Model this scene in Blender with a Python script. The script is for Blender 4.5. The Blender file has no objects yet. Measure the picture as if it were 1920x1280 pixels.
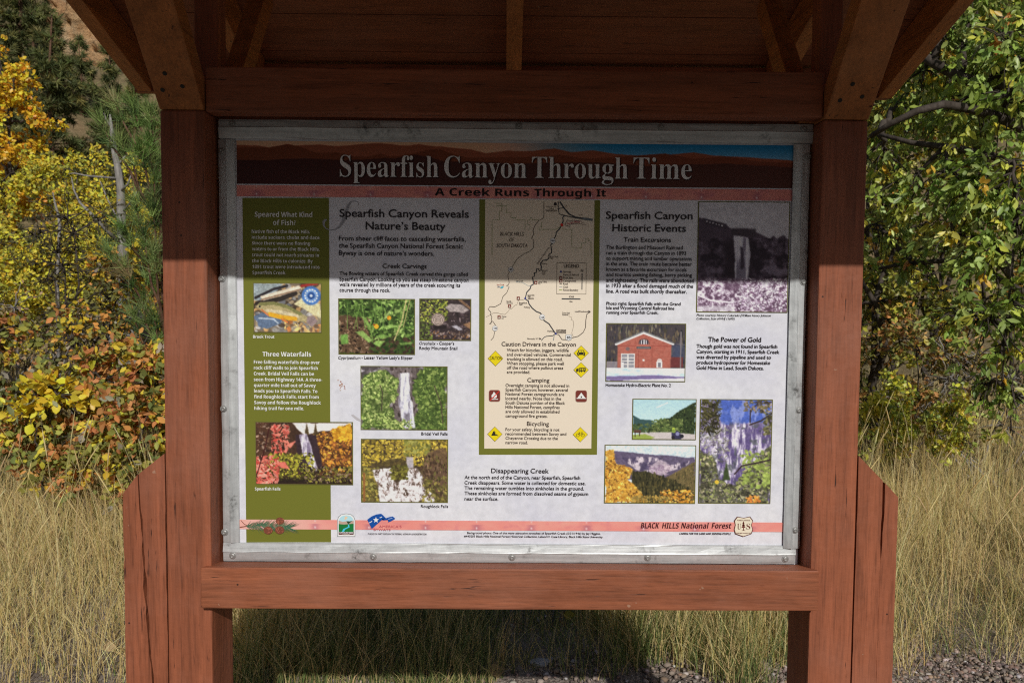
import bpy, bmesh, math, random
import numpy as np
from mathutils import Vector, Matrix

# ------------------------------------------------------------------ camera, sky, sun, exposure
SC = bpy.context.scene
COL = SC.collection
FPX = 1420.0                       # focal length in pixels of a 1920 px wide picture
CAM = np.array([-0.01207, -1.55557, 1.5])
YAW, PITCH, ROLL = -0.0062107, -0.0514945, -0.0073825
def _rz(a): c, s = math.cos(a), math.sin(a); return np.array([[c, -s, 0], [s, c, 0], [0, 0, 1]])
def _rx(a): c, s = math.cos(a), math.sin(a); return np.array([[1, 0, 0], [0, c, -s], [0, s, c]])
def _ry(a): c, s = math.cos(a), math.sin(a); return np.array([[c, 0, s], [0, 1, 0], [-s, 0, c]])
ROT = _rz(YAW) @ _rx(PITCH) @ _ry(ROLL)
cd = bpy.data.cameras.new('camera')
cam = bpy.data.objects.new('camera', cd)
COL.objects.link(cam)
cd.sensor_width = 36.0
cd.lens = FPX / 1920.0 * 36.0
cd.clip_start = 0.05
cd.clip_end = 500.0
cd.dof.use_dof = True
cd.dof.focus_distance = 1.54
cd.dof.aperture_fstop = 10.0
m4 = Matrix.Identity(4)
for i in range(3):
    m4[i][0] = ROT[i, 0]; m4[i][1] = ROT[i, 2]; m4[i][2] = -ROT[i, 1]; m4[i][3] = CAM[i]
cam.matrix_world = m4
SC.camera = cam

SUN_EL, SUN_AZ = math.radians(31.2), math.radians(12.0)     # sun behind the viewer, a little to the right
SDIR = Vector((math.sin(SUN_AZ) * math.cos(SUN_EL), -math.cos(SUN_AZ) * math.cos(SUN_EL), math.sin(SUN_EL)))
world = bpy.data.worlds.new('World')
SC.world = world
world.use_nodes = True
wn = world.node_tree
sky = wn.nodes.new('ShaderNodeTexSky')
sky.sky_type = 'NISHITA'
sky.sun_disc = False
sky.sun_elevation = SUN_EL
sky.sun_rotation = math.atan2(SDIR.x, SDIR.y)
sky.air_density = 1.0
sky.dust_density = 1.6
sky.ozone_density = 1.0
wn.links.new(sky.outputs[0], wn.nodes['Background'].inputs[0])
wn.nodes['Background'].inputs[1].default_value = 0.05
sd = bpy.data.lights.new('sun', 'SUN')
sd.energy = 2.85
sd.angle = math.radians(0.55)
sd.color = (1.0, 0.98, 0.93)
sun = bpy.data.objects.new('sun', sd)
COL.objects.link(sun)
sun.rotation_euler = SDIR.to_track_quat('Z', 'Y').to_euler()
sun.location = SDIR * 40
SC.view_settings.view_transform = 'Standard'
SC.view_settings.look = 'None'
SC.view_settings.exposure = 0.0
SC.view_settings.gamma = 1.0
SC.cycles.use_denoising = False
SC.cycles.use_adaptive_sampling = False
SC.cycles.filter_width = 1.15
SC.cycles.max_bounces = 7
SC.cycles.transparent_max_bounces = 4

# ------------------------------------------------------------------ helpers
def at(px, py, Y):
    v = ROT @ np.array([(px - 960) / FPX, 1.0, (640 - py) / FPX])
    p = CAM + v * ((Y - CAM[1]) / v[1])
    return float(p[0]), float(Y), float(p[2])

def lin(c):
    c = np.asarray(c, float) / 255.0
    return np.where(c <= 0.04045, c / 12.92, ((c + 0.055) / 1.055) ** 2.4)

def tag(o, label=None, cat=None, group=None, kind=None):
    if label: o['label'] = label
    if cat: o['category'] = cat
    if group: o['group'] = group
    if kind: o['kind'] = kind
    return o

def empty(name, loc, label=None, cat=None, group=None):
    o = bpy.data.objects.new(name, None)
    COL.objects.link(o)
    o.location = loc
    o.empty_display_size = 0.1
    return tag(o, label, cat, group)

def link(name, me, mat=None, parent=None):
    o = bpy.data.objects.new(name, me)
    COL.objects.link(o)
    if mat is not None: me.materials.append(mat)
    if parent is not None:
        o.parent = parent
        if parent.type == 'EMPTY': o.matrix_parent_inverse = Matrix.Translation(-parent.location)
    return o

def np_mesh(name, V, F, cols=None, mat=None, parent=None, smooth=False):
    """V (n,3), F (m,k) equal-sized faces, cols (n,3) linear colour per vertex"""
    V = np.asarray(V, np.float32); F = np.asarray(F, np.int32)
    me = bpy.data.meshes.new(name)
    me.vertices.add(len(V)); me.vertices.foreach_set('co', V.ravel())
    k = F.shape[1]
    me.loops.add(F.size); me.loops.foreach_set('vertex_index', F.ravel())
    me.polygons.add(len(F)); me.polygons.foreach_set('loop_start', np.arange(0, F.size, k, dtype=np.int32))
    if smooth: me.polygons.foreach_set('use_smooth', np.ones(len(F), bool))
    if cols is not None:
        a = me.color_attributes.new('Col', 'FLOAT_COLOR', 'POINT')
        c4 = np.ones((len(V), 4), np.float32); c4[:, :3] = cols
        a.data.foreach_set('color', c4.ravel())
    me.update(calc_edges=True)
    return link(name, me, mat, parent)

class MB:
    """collects shapes into ONE mesh"""
    def __init__(s): s.v = []; s.f = []; s.c = []
    def add(s, vs, fs, col=(0.5, 0.5, 0.5)):
        n = len(s.v); s.v += [tuple(p) for p in vs]; s.f += [tuple(i + n for i in f) for f in fs]
        s.c += [tuple(col)] * len(vs)
    def tube(s, path, rad, seg=7, col=(0.5, 0.5, 0.5)):
        path = [Vector(p) for p in path]; rings = []
        up = Vector((0.31, 0.2, 0.93))
        for i, p in enumerate(path):
            t = (path[min(i + 1, len(path) - 1)] - path[max(i - 1, 0)]).normalized()
            a = t.cross(up)
            if a.length < 1e-3: a = t.cross(Vector((1, 0, 0)))
            a.normalize(); b = t.cross(a)
            r = rad[i] if hasattr(rad, '__len__') else rad
            rings.append([p + (a * math.cos(2 * math.pi * k / seg) + b * math.sin(2 * math.pi * k / seg)) * r for k in range(seg)])
        vs = [q for r in rings for q in r]; fs = []
        for i in range(len(rings) - 1):
            for k in range(seg):
                k2 = (k + 1) % seg
                fs.append((i * seg + k, i * seg + k2, (i + 1) * seg + k2, (i + 1) * seg + k))
        fs.append(tuple(range(seg - 1, -1, -1))); fs.append(tuple((len(rings) - 1) * seg + k for k in range(seg)))
        s.add(vs, fs, col)
    def build(s, name, mat, parent=None, smooth=False, colors=False):
        me = bpy.data.meshes.new(name)
        me.from_pydata(s.v, [], s.f)
        if colors:
            a = me.color_attributes.new('Col', 'FLOAT_COLOR', 'POINT')
            c4 = np.ones((len(s.v), 4), np.float32); c4[:, :3] = np.array(s.c)
            a.data.foreach_set('color', c4.ravel())
        me.update()
        if smooth:
            me.polygons.foreach_set('use_smooth', np.ones(len(me.polygons), bool))
        return link(name, me, mat, parent)

def prism(name, pts, axis, a, b, mat, parent, bevel=0.003, cuts=0, wob=0.0, seed=1):
    """convex outline extruded between a and b along axis (0 x, 1 y, 2 z), edges eased, faces slightly uneven"""
    bm = bmesh.new()
    def mk(p, t):
        q = list(p); q.insert(axis, t); return q
    A = [bm.verts.new(mk(p, a)) for p in pts]; B = [bm.verts.new(mk(p, b)) for p in pts]
    n = len(pts)
    bm.faces.new(A); bm.faces.new(B[::-1])
    for i in range(n):
        j = (i + 1) % n
        bm.faces.new((A[j], A[i], B[i], B[j]))
    bmesh.ops.recalc_face_normals(bm, faces=bm.faces)
    if cuts:
        es = [e for e in bm.edges if abs((e.verts[0].co - e.verts[1].co)[axis]) > 1e-4 and (e.verts[0].co - e.verts[1].co).length > 0.2]
        bmesh.ops.subdivide_edges(bm, edges=es, cuts=cuts, use_grid_fill=True)
        r = random.Random(seed)
        for v in bm.verts: v.co += Vector((r.uniform(-wob, wob), r.uniform(-wob, wob), r.uniform(-wob, wob)))
    if bevel:
        es = [e for e in bm.edges if len(e.link_faces) == 2 and e.calc_face_angle(0) > 0.5]
        bmesh.ops.bevel(bm, geom=es, offset=bevel, segments=2, profile=0.6, affect='EDGES')
    me = bpy.data.meshes.new(name); bm.to_mesh(me); bm.free()
    return link(name, me, mat, parent)

def board(name, x0, x1, y0, y1, z0, z1, mat, parent, bevel=0.003, axis=2, cuts=6, wob=0.0006, seed=1):
    if axis == 2: return prism(name, [(x0, y0), (x1, y0), (x1, y1), (x0, y1)], 2, z0, z1, mat, parent, bevel, cuts, wob, seed)
    if axis == 0: return prism(name, [(y0, z0), (y1, z0), (y1, z1), (y0, z1)], 0, x0, x1, mat, parent, bevel, cuts, wob, seed)
    return prism(name, [(x0, z0), (x1, z0), (x1, z1), (x0, z1)], 1, y0, y1, mat, parent, bevel, cuts, wob, seed)

# ------------------------------------------------------------------ materials
class NT:
    def __init__(s, name):
        s.m = bpy.data.materials.new(name); s.m.use_nodes = True
        s.t = s.m.node_tree; s.b = s.t.nodes['Principled BSDF']
    def n(s, typ, **kw):
        x = s.t.nodes.new('ShaderNode' + typ)
        for k, v in kw.items():
            if k.startswith('i_'):
                key = k[2:]
                x.inputs[int(key) if key.isdigit() else key].default_value = v
            else: setattr(x, k, v)
        return x
    def l(s, a, b): s.t.links.new(a, b)
    def ramp(s, stops, src, interp='LINEAR'):
        r = s.n('ValToRGB'); r.color_ramp.interpolation = interp
        while len(r.color_ramp.elements) < len(stops): r.color_ramp.elements.new(0.5)
        for e, (p, c) in zip(r.color_ramp.elements, stops):
            e.position = p; e.color = tuple(c) + (1,) if hasattr(c, '__len__') else (c, c, c, 1)
        s.l(src, r.inputs[0]); return r
    def mix(s, f, a, b, mode='MIX'):
        x = s.n('MixRGB', blend_type=mode)
        for sock, v in zip(x.inputs, (f, a, b)):
            if hasattr(v, 'is_linked') or isinstance(v, bpy.types.NodeSocket): s.l(v, sock)
            elif hasattr(v, '__len__'): sock.default_value = tuple(v) + (1,)
            else: sock.default_value = v if sock.type == 'VALUE' else (v, v, v, 1)
        return x
    def coord(s, scale=(1, 1, 1), what='Object'):
        tc = s.n('TexCoord'); mp = s.n('Mapping'); mp.inputs['Scale'].default_value = scale
        s.l(tc.outputs[what], mp.inputs[0]); return mp.outputs[0]
    def noise(s, vec, scale=5, detail=4, rough=0.55):
        x = s.n('TexNoise'); x.inputs['Scale'].default_value = scale; x.inputs['Detail'].default_value = detail
        x.inputs['Roughness'].default_value = rough; s.l(vec, x.inputs['Vector']); return x

def wood_paint(name, axis, base=(0.285, 0.087, 0.040), seed=0.0):
    """old brown-red stain on rough timber, grain along `axis`"""
    t = NT(name)
    sc = [1, 1, 1]; sc[axis] = 0.06
    g = t.coord(tuple(sc))
    add = t.n('VectorMath', operation='ADD'); add.inputs[1].default_value = (seed, seed * 1.7, seed * 0.6)
    t.l(g, add.inputs[0]); g = add.outputs[0]
    iso = t.coord((1, 1, 1))
    n1 = t.noise(g, 190, 4, 0.65)       # fibre
    n2 = t.noise(iso, 5, 4, 0.6)       # fading
    n3 = t.noise(g, 130, 3, 0.7)       # hairline checks
    n4 = t.noise(iso, 55, 3, 0.5)      # chips
    n5 = t.noise(iso, 14, 2, 0.5)
    n6 = t.noise(g, 34, 5, 0.65)       # broad growth bands
    c1 = t.ramp([(0.30, tuple(0.66 * x for x in base)), (0.48, base), (0.72, tuple(1.2 * x for x in base))], n1.outputs[0])
    bd = t.ramp([(0.34, 0.76), (0.66, 1.2)], n6.outputs[0])
    c1 = t.mix(1.0, c1.outputs[0], bd.outputs[0], 'MULTIPLY')
    fade = (min(1, base[0] * 1.1 + 0.03), base[1] * 1.25 + 0.025, base[2] * 1.3 + 0.03)
    f2 = t.ramp([(0.45, 0.0), (0.74, 0.6)], n2.outputs[0])
    c2 = t.mix(f2.outputs[0], c1.outputs[0], fade)
    chk = t.ramp([(0.315, 1.0), (0.35, 0.0)], n3.outputs[0])
    gate = t.ramp([(0.44, 0.0), (0.56, 1.0)], n5.outputs[0])
    cg = t.mix(1.0, chk.outputs[0], gate.outputs[0], 'MULTIPLY')
    ks = [1, 1, 1]; ks[axis] = 0.55
    kv = t.n('TexVoronoi'); kv.inputs['Scale'].default_value = 6.5; t.l(t.coord(tuple(ks)), kv.inputs['Vector'])
    kd = t.ramp([(0.05, 1.0), (0.085, 0.0)], kv.outputs['Distance']); kc = t.n('SeparateColor'); t.l(kv.outputs['Color'], kc.inputs[0])
    kg = t.ramp([(0.62, 0.0), (0.64, 0.7)], kc.outputs[0])
    kn = t.mix(1.0, kd.outputs[0], kg.outputs[0], 'MULTIPLY')
    c2 = t.mix(kn.outputs[0], c2.outputs[0], tuple(0.52 * x for x in base))
    nv = t.n('TexVoronoi'); nv.inputs['Scale'].default_value = 26; t.l(iso, nv.inputs['Vector'])
    nd = t.ramp([(0.045, 1.0), (0.06, 0.0)], nv.outputs['Distance']); nc = t.n('SeparateColor'); t.l(nv.outputs['Color'], nc.inputs[0])
    ng = t.ramp([(0.80, 0.0), (0.82, 0.9)], nc.outputs[0]); nh = t.mix(1.0, nd.outputs[0], ng.outputs[0], 'MULTIPLY')
    c3 = t.mix(cg.outputs[0], c2.outputs[0], (0.045, 0.018, 0.012))
    c3 = t.mix(nh.outputs[0], c3.outputs[0], (0.03, 0.014, 0.01))
    chip = t.ramp([(0.745, 0.0), (0.765, 0.7)], n4.outputs[0])
    c4 = t.mix(chip.outputs[0], c3.outputs[0], (0.40, 0.24, 0.16))
    t.l(c4.outputs[0], t.b.inputs['Base Color'])
    t.b.inputs['Roughness'].default_value = 0.62
    t.b.inputs['Specular IOR Level'].default_value = 0.35
    hb = t.mix(0.6, n1.outputs[0], n4.outputs[0])
    hc = t.mix(cg.outputs[0], hb.outputs[0], (0, 0, 0))
    bp = t.n('Bump'); bp.inputs['Strength'].default_value = 0.42; bp.inputs['Distance'].default_value = 0.005
    t.l(hc.outputs[0], bp.inputs['Height']); t.l(bp.outputs[0], t.b.inputs['Normal'])
    return t.m

def flat_mat(name, col, rough=0.6, spec=0.3, metal=0.0):
    t = NT(name)
    n = t.noise(t.coord(), 40, 3)
    r = t.ramp([(0.3, tuple(c * 0.88 for c in col)), (0.7, tuple(min(1, c * 1.1) for c in col))], n.outputs[0])
    t.l(r.outputs[0], t.b.inputs['Base Color'])
    t.b.inputs['Roughness'].default_value = rough; t.b.inputs['Specular IOR Level'].default_value = spec; t.b.inputs['Metallic'].default_value = metal
    return t.m

def galv(name, axis):
    """galvanised sheet: dull zinc with rolling streaks, scratches and grime"""
    t = NT(name)
    sc = [1, 1, 1]; sc[axis] = 0.05
    g = t.coord(tuple(sc)); iso = t.coord()
    n1 = t.noise(g, 90, 4, 0.6); n2 = t.noise(iso, 16, 5, 0.65); n3 = t.noise(iso, 150, 3, 0.6)
    sp = t.n('TexVoronoi'); sp.inputs['Scale'].default_value = 130; t.l(iso, sp.inputs['Vector'])
    c = t.ramp([(0.3, (0.44, 0.455, 0.46)), (0.7, (0.68, 0.70, 0.705))], n1.outputs[0])
    spk = t.ramp([(0.0, 0.86), (1.0, 1.08)], sp.outputs['Color'])
    c = t.mix(0.5, c.outputs[0], spk.outputs[0], 'MULTIPLY')
    dirt = t.ramp([(0.30, 1.0), (0.43, 0.0)], n2.outputs[0])
    gr = t.ramp([(0.35, 0.0), (0.6, 1.0)], n3.outputs[0])
    dm = t.mix(1.0, dirt.outputs[0], gr.outputs[0], 'MULTIPLY')
    c = t.mix(dm.outputs[0], c.outputs[0], (0.13, 0.13, 0.125))
    t.l(c.outputs[0], t.b.inputs['Base Color'])
    t.b.inputs['Metallic'].default_value = 0.45
    ro = t.ramp([(0.3, 0.3), (0.7, 0.55)], n2.outputs[0])
    t.l(ro.outputs[0], t.b.inputs['Roughness'])
    h = t.mix(0.5, n1.outputs[0], n2.outputs[0])
    bp = t.n('Bump'); bp.inputs['Strength'].default_value = 0.22; bp.inputs['Distance'].default_value = 0.004
    t.l(h.outputs[0], bp.inputs['Height']); t.l(bp.outputs[0], t.b.inputs['Normal'])
    return t.m

def print_mat(name):
    """ink on a matt laminate; the ink colour is stored per vertex"""
    t = NT(name)
    a = t.n('Attribute', attribute_name='Col')
    n = t.noise(t.coord(), 900, 2)
    r = t.ramp([(0.3, 0.95), (0.7, 1.03)], n.outputs[0])
    m = t.mix(1.0, a.outputs['Color'], r.outputs[0], 'MULTIPLY')
    t.l(m.outputs[0], t.b.inputs['Base Color'])
    t.b.inputs['Roughness'].default_value = 0.42; t.b.inputs['Specular IOR Level'].default_value = 0.22
    return t.m

def leaf_mat(name, rough=0.5, trans=0.35, spec=0.35):
    t = NT(name)
    a = t.n('Attribute', attribute_name='Col')
    t.l(a.outputs['Color'], t.b.inputs['Base Color'])
    t.b.inputs['Roughness'].default_value = rough; t.b.inputs['Specular IOR Level'].default_value = spec
    tr = t.n('BsdfTranslucent'); t.l(a.outputs['Color'], tr.inputs[0])
    mx = t.n('MixShader'); mx.inputs[0].default_value = trans
    t.l(t.b.outputs[0], mx.inputs[1]); t.l(tr.outputs[0], mx.inputs[2])
    t.l(mx.outputs[0], t.t.nodes['Material Output'].inputs[0])
    return t.m

def bark_mat(name, a, b, scale=30):
    t = NT(name)
    n = t.noise(t.coord((1, 1, 0.3)), scale, 6, 0.65)
    r = t.ramp([(0.32, a), (0.68, b)], n.outputs[0])
    t.l(r.outputs[0], t.b.inputs['Base Color']); t.b.inputs['Roughness'].default_value = 0.9
    t.b.inputs['Specular IOR Level'].default_value = 0.15
    bp = t.n('Bump'); bp.inputs['Strength'].default_value = 0.6; bp.inputs['Distance'].default_value = 0.01
    t.l(n.outputs[0], bp.inputs['Height']); t.l(bp.outputs[0], t.b.inputs['Normal'])
    return t.m

M_V = wood_paint('brown_stain_upright', 2, seed=0.0)
M_V2 = wood_paint('brown_stain_upright_b', 2, seed=3.1)
M_H = wood_paint('brown_stain_lengthwise', 0, base=(0.29, 0.09, 0.040), seed=1.3)
M_Y = wood_paint('brown_stain_bounce_tint', 1, base=(0.40, 0.145, 0.042), seed=5.0)  # braces and rafters: paler, warmer base with ground bounce light put into the colour
M_DECK = wood_paint('brown_stain_deck', 0, base=(0.26, 0.085, 0.035), seed=7.7)
M_GX = galv('galvanised_lengthwise', 0); M_GZ = galv('galvanised_upright', 2)
M_SCREW = flat_mat('zinc_screw', (0.34, 0.34, 0.33), 0.5, 0.4, 0.5)
M_DARK = flat_mat('dark_steel', (0.03, 0.025, 0.02), 0.6)
M_PRINT = print_mat('printed_ink')

# ------------------------------------------------------------------ ground shape
def smooth(a, b, x):
    t = np.clip((np.asarray(x, float) - a) / (b - a), 0, 1); return t * t * (3 - 2 * t)
def gz(x, y):
    x = np.asarray(x, float); y = np.asarray(y, float)
    z = 0.02 * np.sin(1.7 * x + 0.6) * np.sin(1.3 * y + 0.4)
    z = z + 0.12 * smooth(0.45, 1.25, y) + 0.045 * np.maximum(y - 1.6, 0)
    h = np.maximum(y - 7.5, 0)
    z = z + 0.58 * h * h / (h + 2.5)
    z = z + 22.0 * smooth(-28, -75, y)      # unseen canyon wall behind the viewer, added to cut low sky light
    z = z + smooth(8, 16, y) * (0.7 * np.sin(0.31 * x + 1.0) + 0.5 * np.sin(0.17 * y + 0.42 * x) + 0.18 * np.sin(1.1 * x + 0.8 * y))
    return z
# ------------------------------------------------------------------ the wooden kiosk
kiosk = empty('information_kiosk', (0, 0, 0), 'brown wooden kiosk with gabled roof and two square posts holding the big printed panel', 'kiosk')
board('post', -0.693, -0.6045, -0.055, 0.062, -0.25, 1.869, M_V, kiosk, 0.004, seed=3)
board('post', 0.6045, 0.692, -0.055, 0.062, -0.25, 1.861, M_V2, kiosk, 0.004, seed=5)
# post tops running on up to the ridge, set back behind the beam
board('post_extension', -0.652, -0.604, 0.016, 0.060, 1.870, 2.34, M_V, kiosk, 0.002, cuts=2)
board('post_extension', 0.622, 0.668, 0.016, 0.060, 1.862, 2.34, M_V2, kiosk, 0.002, cuts=2)

def wing(side, outline, crack, gap, mat):
    """short bolted side timber with a sloped top and a drying crack; outline: (x outer, x mid, x inner) with z of the slope"""
    (xo, zo), (xm, zm), (xi, zi) = outline
    ztop = lambda x: np.interp(x, *zip(*sorted([(xo, zo), (xm, zm), (xi, zi)])))
    y0, y1 = -0.050, 0.040
    zs = [z for z in [-0.25] + [0.3 + i * 0.02 for i in range(50)] if z < zo - 0.014]
    mb = MB()
    rows = []
    for i, z in enumerate(zs + [9]):
        top = z == 9
        zz = min(z, zo - 0.012)
        c, w = crack(zz)
        ring = [(xo, y0), (c - w, y0), (c, y0 + (0.03 if w > 0.0006 else 0.001)), (c + w, y0), (xm if False else (c + xi) / 2, y0), (xi, y0), (xi, y1), ((c + xi) / 2, y1), (c, y1), (xo, y1)]
        if xo > xi: ring = [(xo, y0), (c + w, y0), (c, y0 + (0.03 if w > 0.0006 else 0.001)), (c - w, y0), ((c + xi) / 2, y0), (xi, y0), (xi, y1), ((c + xi) / 2, y1), (c, y1), (xo, y1)]
        rr = random.Random(i * 7 + side)
        jit = [rr.uniform(-0.0007, 0.0007) for _ in ring]
        rows.append([(x + j, y + j * 0.5, ztop(x) if top else zz) for (x, y), j in zip(ring, jit)])
    n = len(rows[0])
    fs = []
    for i in range(len(rows) - 1):
        for k in range(n):
            k2 = (k + 1) % n
            f = (i * n + k, i * n + k2, (i + 1) * n + k2, (i + 1) * n + k)
            fs.append(f if xo < xi else f[::-1])
    top = [(len(rows) - 1) * n + k for k in range(n)]
    for q in ((0, 1, 8, 9), (1, 2, 8), (2, 3, 8), (3, 4, 7, 8), (4, 5, 6, 7)):
        f = tuple(top[k] for k in q); fs.append(f if xo < xi else f[::-1])
    mb.add([p for r in rows for p in r], fs)
    o = mb.build('side_timber', mat, kiosk)
    return o
LC = [(1.125, -0.752), (1.05, -0.744), (1.0, -0.742), (0.93, -0.740), (0.86, -0.736), (0.80, -0.733), (0.74, -0.728), (-0.25, -0.72)]
LW = [(1.2, 0.0012), (1.10, 0.0012), (1.06, 0.0022), (1.0, 0.002), (0.97, 0.003), (0.93, 0.0034), (0.885, 0.003), (0.875, 0.0012), (0.868, 0.003), (0.82, 0.0035), (0.805, 0.001), (0.795, 0.003), (0.73, 0.003), (0.71, 0.0005), (-0.25, 0.0005)]
def lcrack(z):
    a = sorted(LC); b = sorted(LW)
    return float(np.interp(z, *zip(*a))) + 0.0006 * math.sin(z * 61) + 0.0005 * math.sin(z * 143), float(np.interp(z, *zip(*b))) * (0.8 + 0.3 * math.sin(z * 97))
def rcrack(z):
    a = [(-0.25, 0.742), (1.0, 0.7475), (1.15, 0.750)]; b = [(-0.25, 0.0003), (0.985, 0.0003), (1.0, 0.0012), (1.05, 0.0022), (1.13, 0.0026), (1.2, 0.003)]
    return float(np.interp(z, *zip(*a))) + 0.0006 * math.sin(z * 71), float(np.interp(z, *zip(*b)))
wing(1, ((-0.781, 1.112), (-0.751, 1.150), (-0.6965, 1.193)), lcrack, 0.003, M_V2)
wing(2, ((0.779, 1.113), (0.752, 1.142), (0.697, 1.197)), rcrack, 0.004, M_V)

board('top_beam', -0.6035, 0.6035, -0.054, -0.014, 1.867, 1.953, M_H, kiosk, 0.003, axis=0, seed=8)
prism('bottom_beam', [(-0.078, 0.890), (-0.004, 0.890), (-0.004, 0.9585), (-0.078, 0.972)], 0, -0.6165, 0.6115, M_H, kiosk, 0.003, 8, 0.0007, 9)

# knee braces: flat boards rising forward (and back) from the post tops to the rafters
def brace(x0, x1, ya, za, yb, zb, t, name='knee_brace'):
    d = np.array([yb - ya, zb - za]); d = d / np.linalg.norm(d); n = np.array([-d[1], d[0]])
    if (n[1] < 0): n = -n
    a0 = np.array([ya, za]); b0 = np.array([yb, zb])
    if abs(d[0]) > 1e-6:      # lower end cut level
        k = (0.0 - t * n[1]) / d[1]
        a1 = a0 + n * t + d * k
    pts = [tuple(a0), tuple(b0), tuple(b0 + n * t), tuple(a1)]
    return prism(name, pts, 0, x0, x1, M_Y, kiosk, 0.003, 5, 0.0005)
for x0, x1, zb in ((-0.692, -0.606, 1.870), (0.606, 0.692, 1.862)):
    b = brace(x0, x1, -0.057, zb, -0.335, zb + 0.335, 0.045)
    for dx, dz in ((0.018, 0.03), (0.058, 0.036), (0.032, 0.055)):
        mb = MB(); yy = -0.057 - dz / 1.205; zz = zb + dz
        nrm = Vector((0, -0.77, -0.64)); c = Vector((x0 + dx, yy, zz))
        mb.tube([c - nrm * 0.004, c + nrm * 0.0008, c + nrm * 0.001], [0.0042, 0.0042, 0.002], 10)
        mb.build('screw', M_DARK, b)
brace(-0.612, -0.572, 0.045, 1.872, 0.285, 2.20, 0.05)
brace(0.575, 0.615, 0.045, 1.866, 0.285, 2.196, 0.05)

# roof: two board slopes, rafters, ridge, eave boards
ZR, SL = 2.284, 0.34                  # underside of the rafters at the ridge, and their fall per metre
YB, YF = 0.60, -0.80
roof_t = 0.022
RH = 0.094
def slope_plank(name, y0, y1, x0, x1, h0, h1, mat, parent, seed=1):
    s = lambda y: ZR - SL * abs(y)
    return prism(name, [(y0, s(y0) + h0), (y1, s(y1) + h0), (y1, s(y1) + h1), (y0, s(y0) + h1)], 0, x0, x1, mat, parent, 0.002, 4, 0.0004, seed)
rb = MB()
def add_box(mb, pts, x0, x1):
    n = len(pts); vs = [(x0, p[0], p[1]) for p in pts] + [(x1, p[0], p[1]) for p in pts]
    fs = [tuple(range(n)), tuple(range(2 * n - 1, n - 1, -1))] + [((i + 1) % n, i, i + n, (i + 1) % n + n) for i in range(n)]
    mb.add(vs, fs)
s = lambda y: ZR - SL * abs(y)
for sgn, yend in ((1, YB + 0.03), (-1, YF - 0.03)):
    y = 0.005
    while y < abs(yend):
        y2 = min(y + 0.138, abs(yend))
        pts = [(sgn * y, s(y) + RH), (sgn * y2, s(y2) + RH), (sgn * y2, s(y2) + RH + roof_t), (sgn * y, s(y) + RH + roof_t)]
        add_box(rb, pts if sgn > 0 else pts[::-1], -1.055, 1.055)
        y = y2 + 0.003
    # shingle courses over the boards
    y = 0.0
    while y < abs(yend) - 0.02:
        y2 = min(y + 0.15, abs(yend) + 0.02)
        pts = [(sgn * y, s(y) + RH + roof_t + 0.002), (sgn * y2, s(y2) + RH + roof_t + 0.008), (sgn * y2, s(y2) + RH + roof_t + 0.02), (sgn * y, s(y) + RH + roof_t + 0.006)]
        add_box(rb, pts if sgn > 0 else pts[::-1], -1.075, 1.075)
        y += 0.13
roof = rb.build('roof', M_DECK, kiosk)
for i, xc in enumerate((-1.03, -0.715, 0.0, 0.728, 1.045)):
    for y0, y1 in ((0.022, YB), (YF + 0.068, -0.022)):
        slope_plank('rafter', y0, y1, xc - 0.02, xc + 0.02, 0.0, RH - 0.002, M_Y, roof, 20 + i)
board('ridge_beam', -1.06, 1.06, -0.019, 0.019, ZR - 0.05, ZR + RH - 0.004, M_H, roof, 0.003, axis=0, cuts=4)
board('eave_board', -1.06, 1.06, YB + 0.002, YB + 0.024, s(YB) - 0.0, s(YB) + RH - 0.012, M_H, roof, 0.002, axis=0, cuts=4)
board('eave_board', -1.06, 1.06, YF - 0.026, YF - 0.002, s(YF) + 0.041, s(YF) + RH - 0.012, M_H, roof, 0.002, axis=0, cuts=4)
# ------------------------------------------------------------------ the printed panel
panel = empty('interpretive_sign', (0, 0, 0.955), 'printed park panel with map, captioned photographs and mountain header in a galvanised frame', 'sign')
def P(px, py):
    x, _, z = at(px, py, 0.0); return x, z
ILL = 0.80                          # how bright the lit panel shows its inks
def ink(c): return np.clip(lin(c) / ILL, 0.002, 0.86)

# backing with a mottled lavender print (an old creek photograph faded to a ghost)
t = NT('panel_ground')
v = t.coord()
n1 = t.noise(v, 7, 6, 0.62); n2 = t.noise(v, 55, 5, 0.7); n3 = t.noise(t.coord((1, 1, 3)), 3, 3)
c = t.ramp([(0.3, (0.70, 0.70, 0.79)), (0.7, (0.86, 0.855, 0.885))], n1.outputs[0])
c2 = t.ramp([(0.3, 0.86), (0.62, 1.02)], n2.outputs[0])
m = t.mix(1.0, c.outputs[0], c2.outputs[0], 'MULTIPLY')
fd = t.ramp([(0.5, 0.0), (0.75, 0.4)], n3.outputs[0])
m = t.mix(fd.outputs[0], m.outputs[0], (0.68, 0.68, 0.80))
t.l(m.outputs[0], t.b.inputs['Base Color']); t.b.inputs['Roughness'].default_value = 0.4; t.b.inputs['Specular IOR Level'].default_value = 0.22
board('panel_face', -0.5965, 0.5985, 0.0, 0.012, 0.957, 1.864, t.m, panel, 0.001, axis=1, cuts=0)

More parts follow.
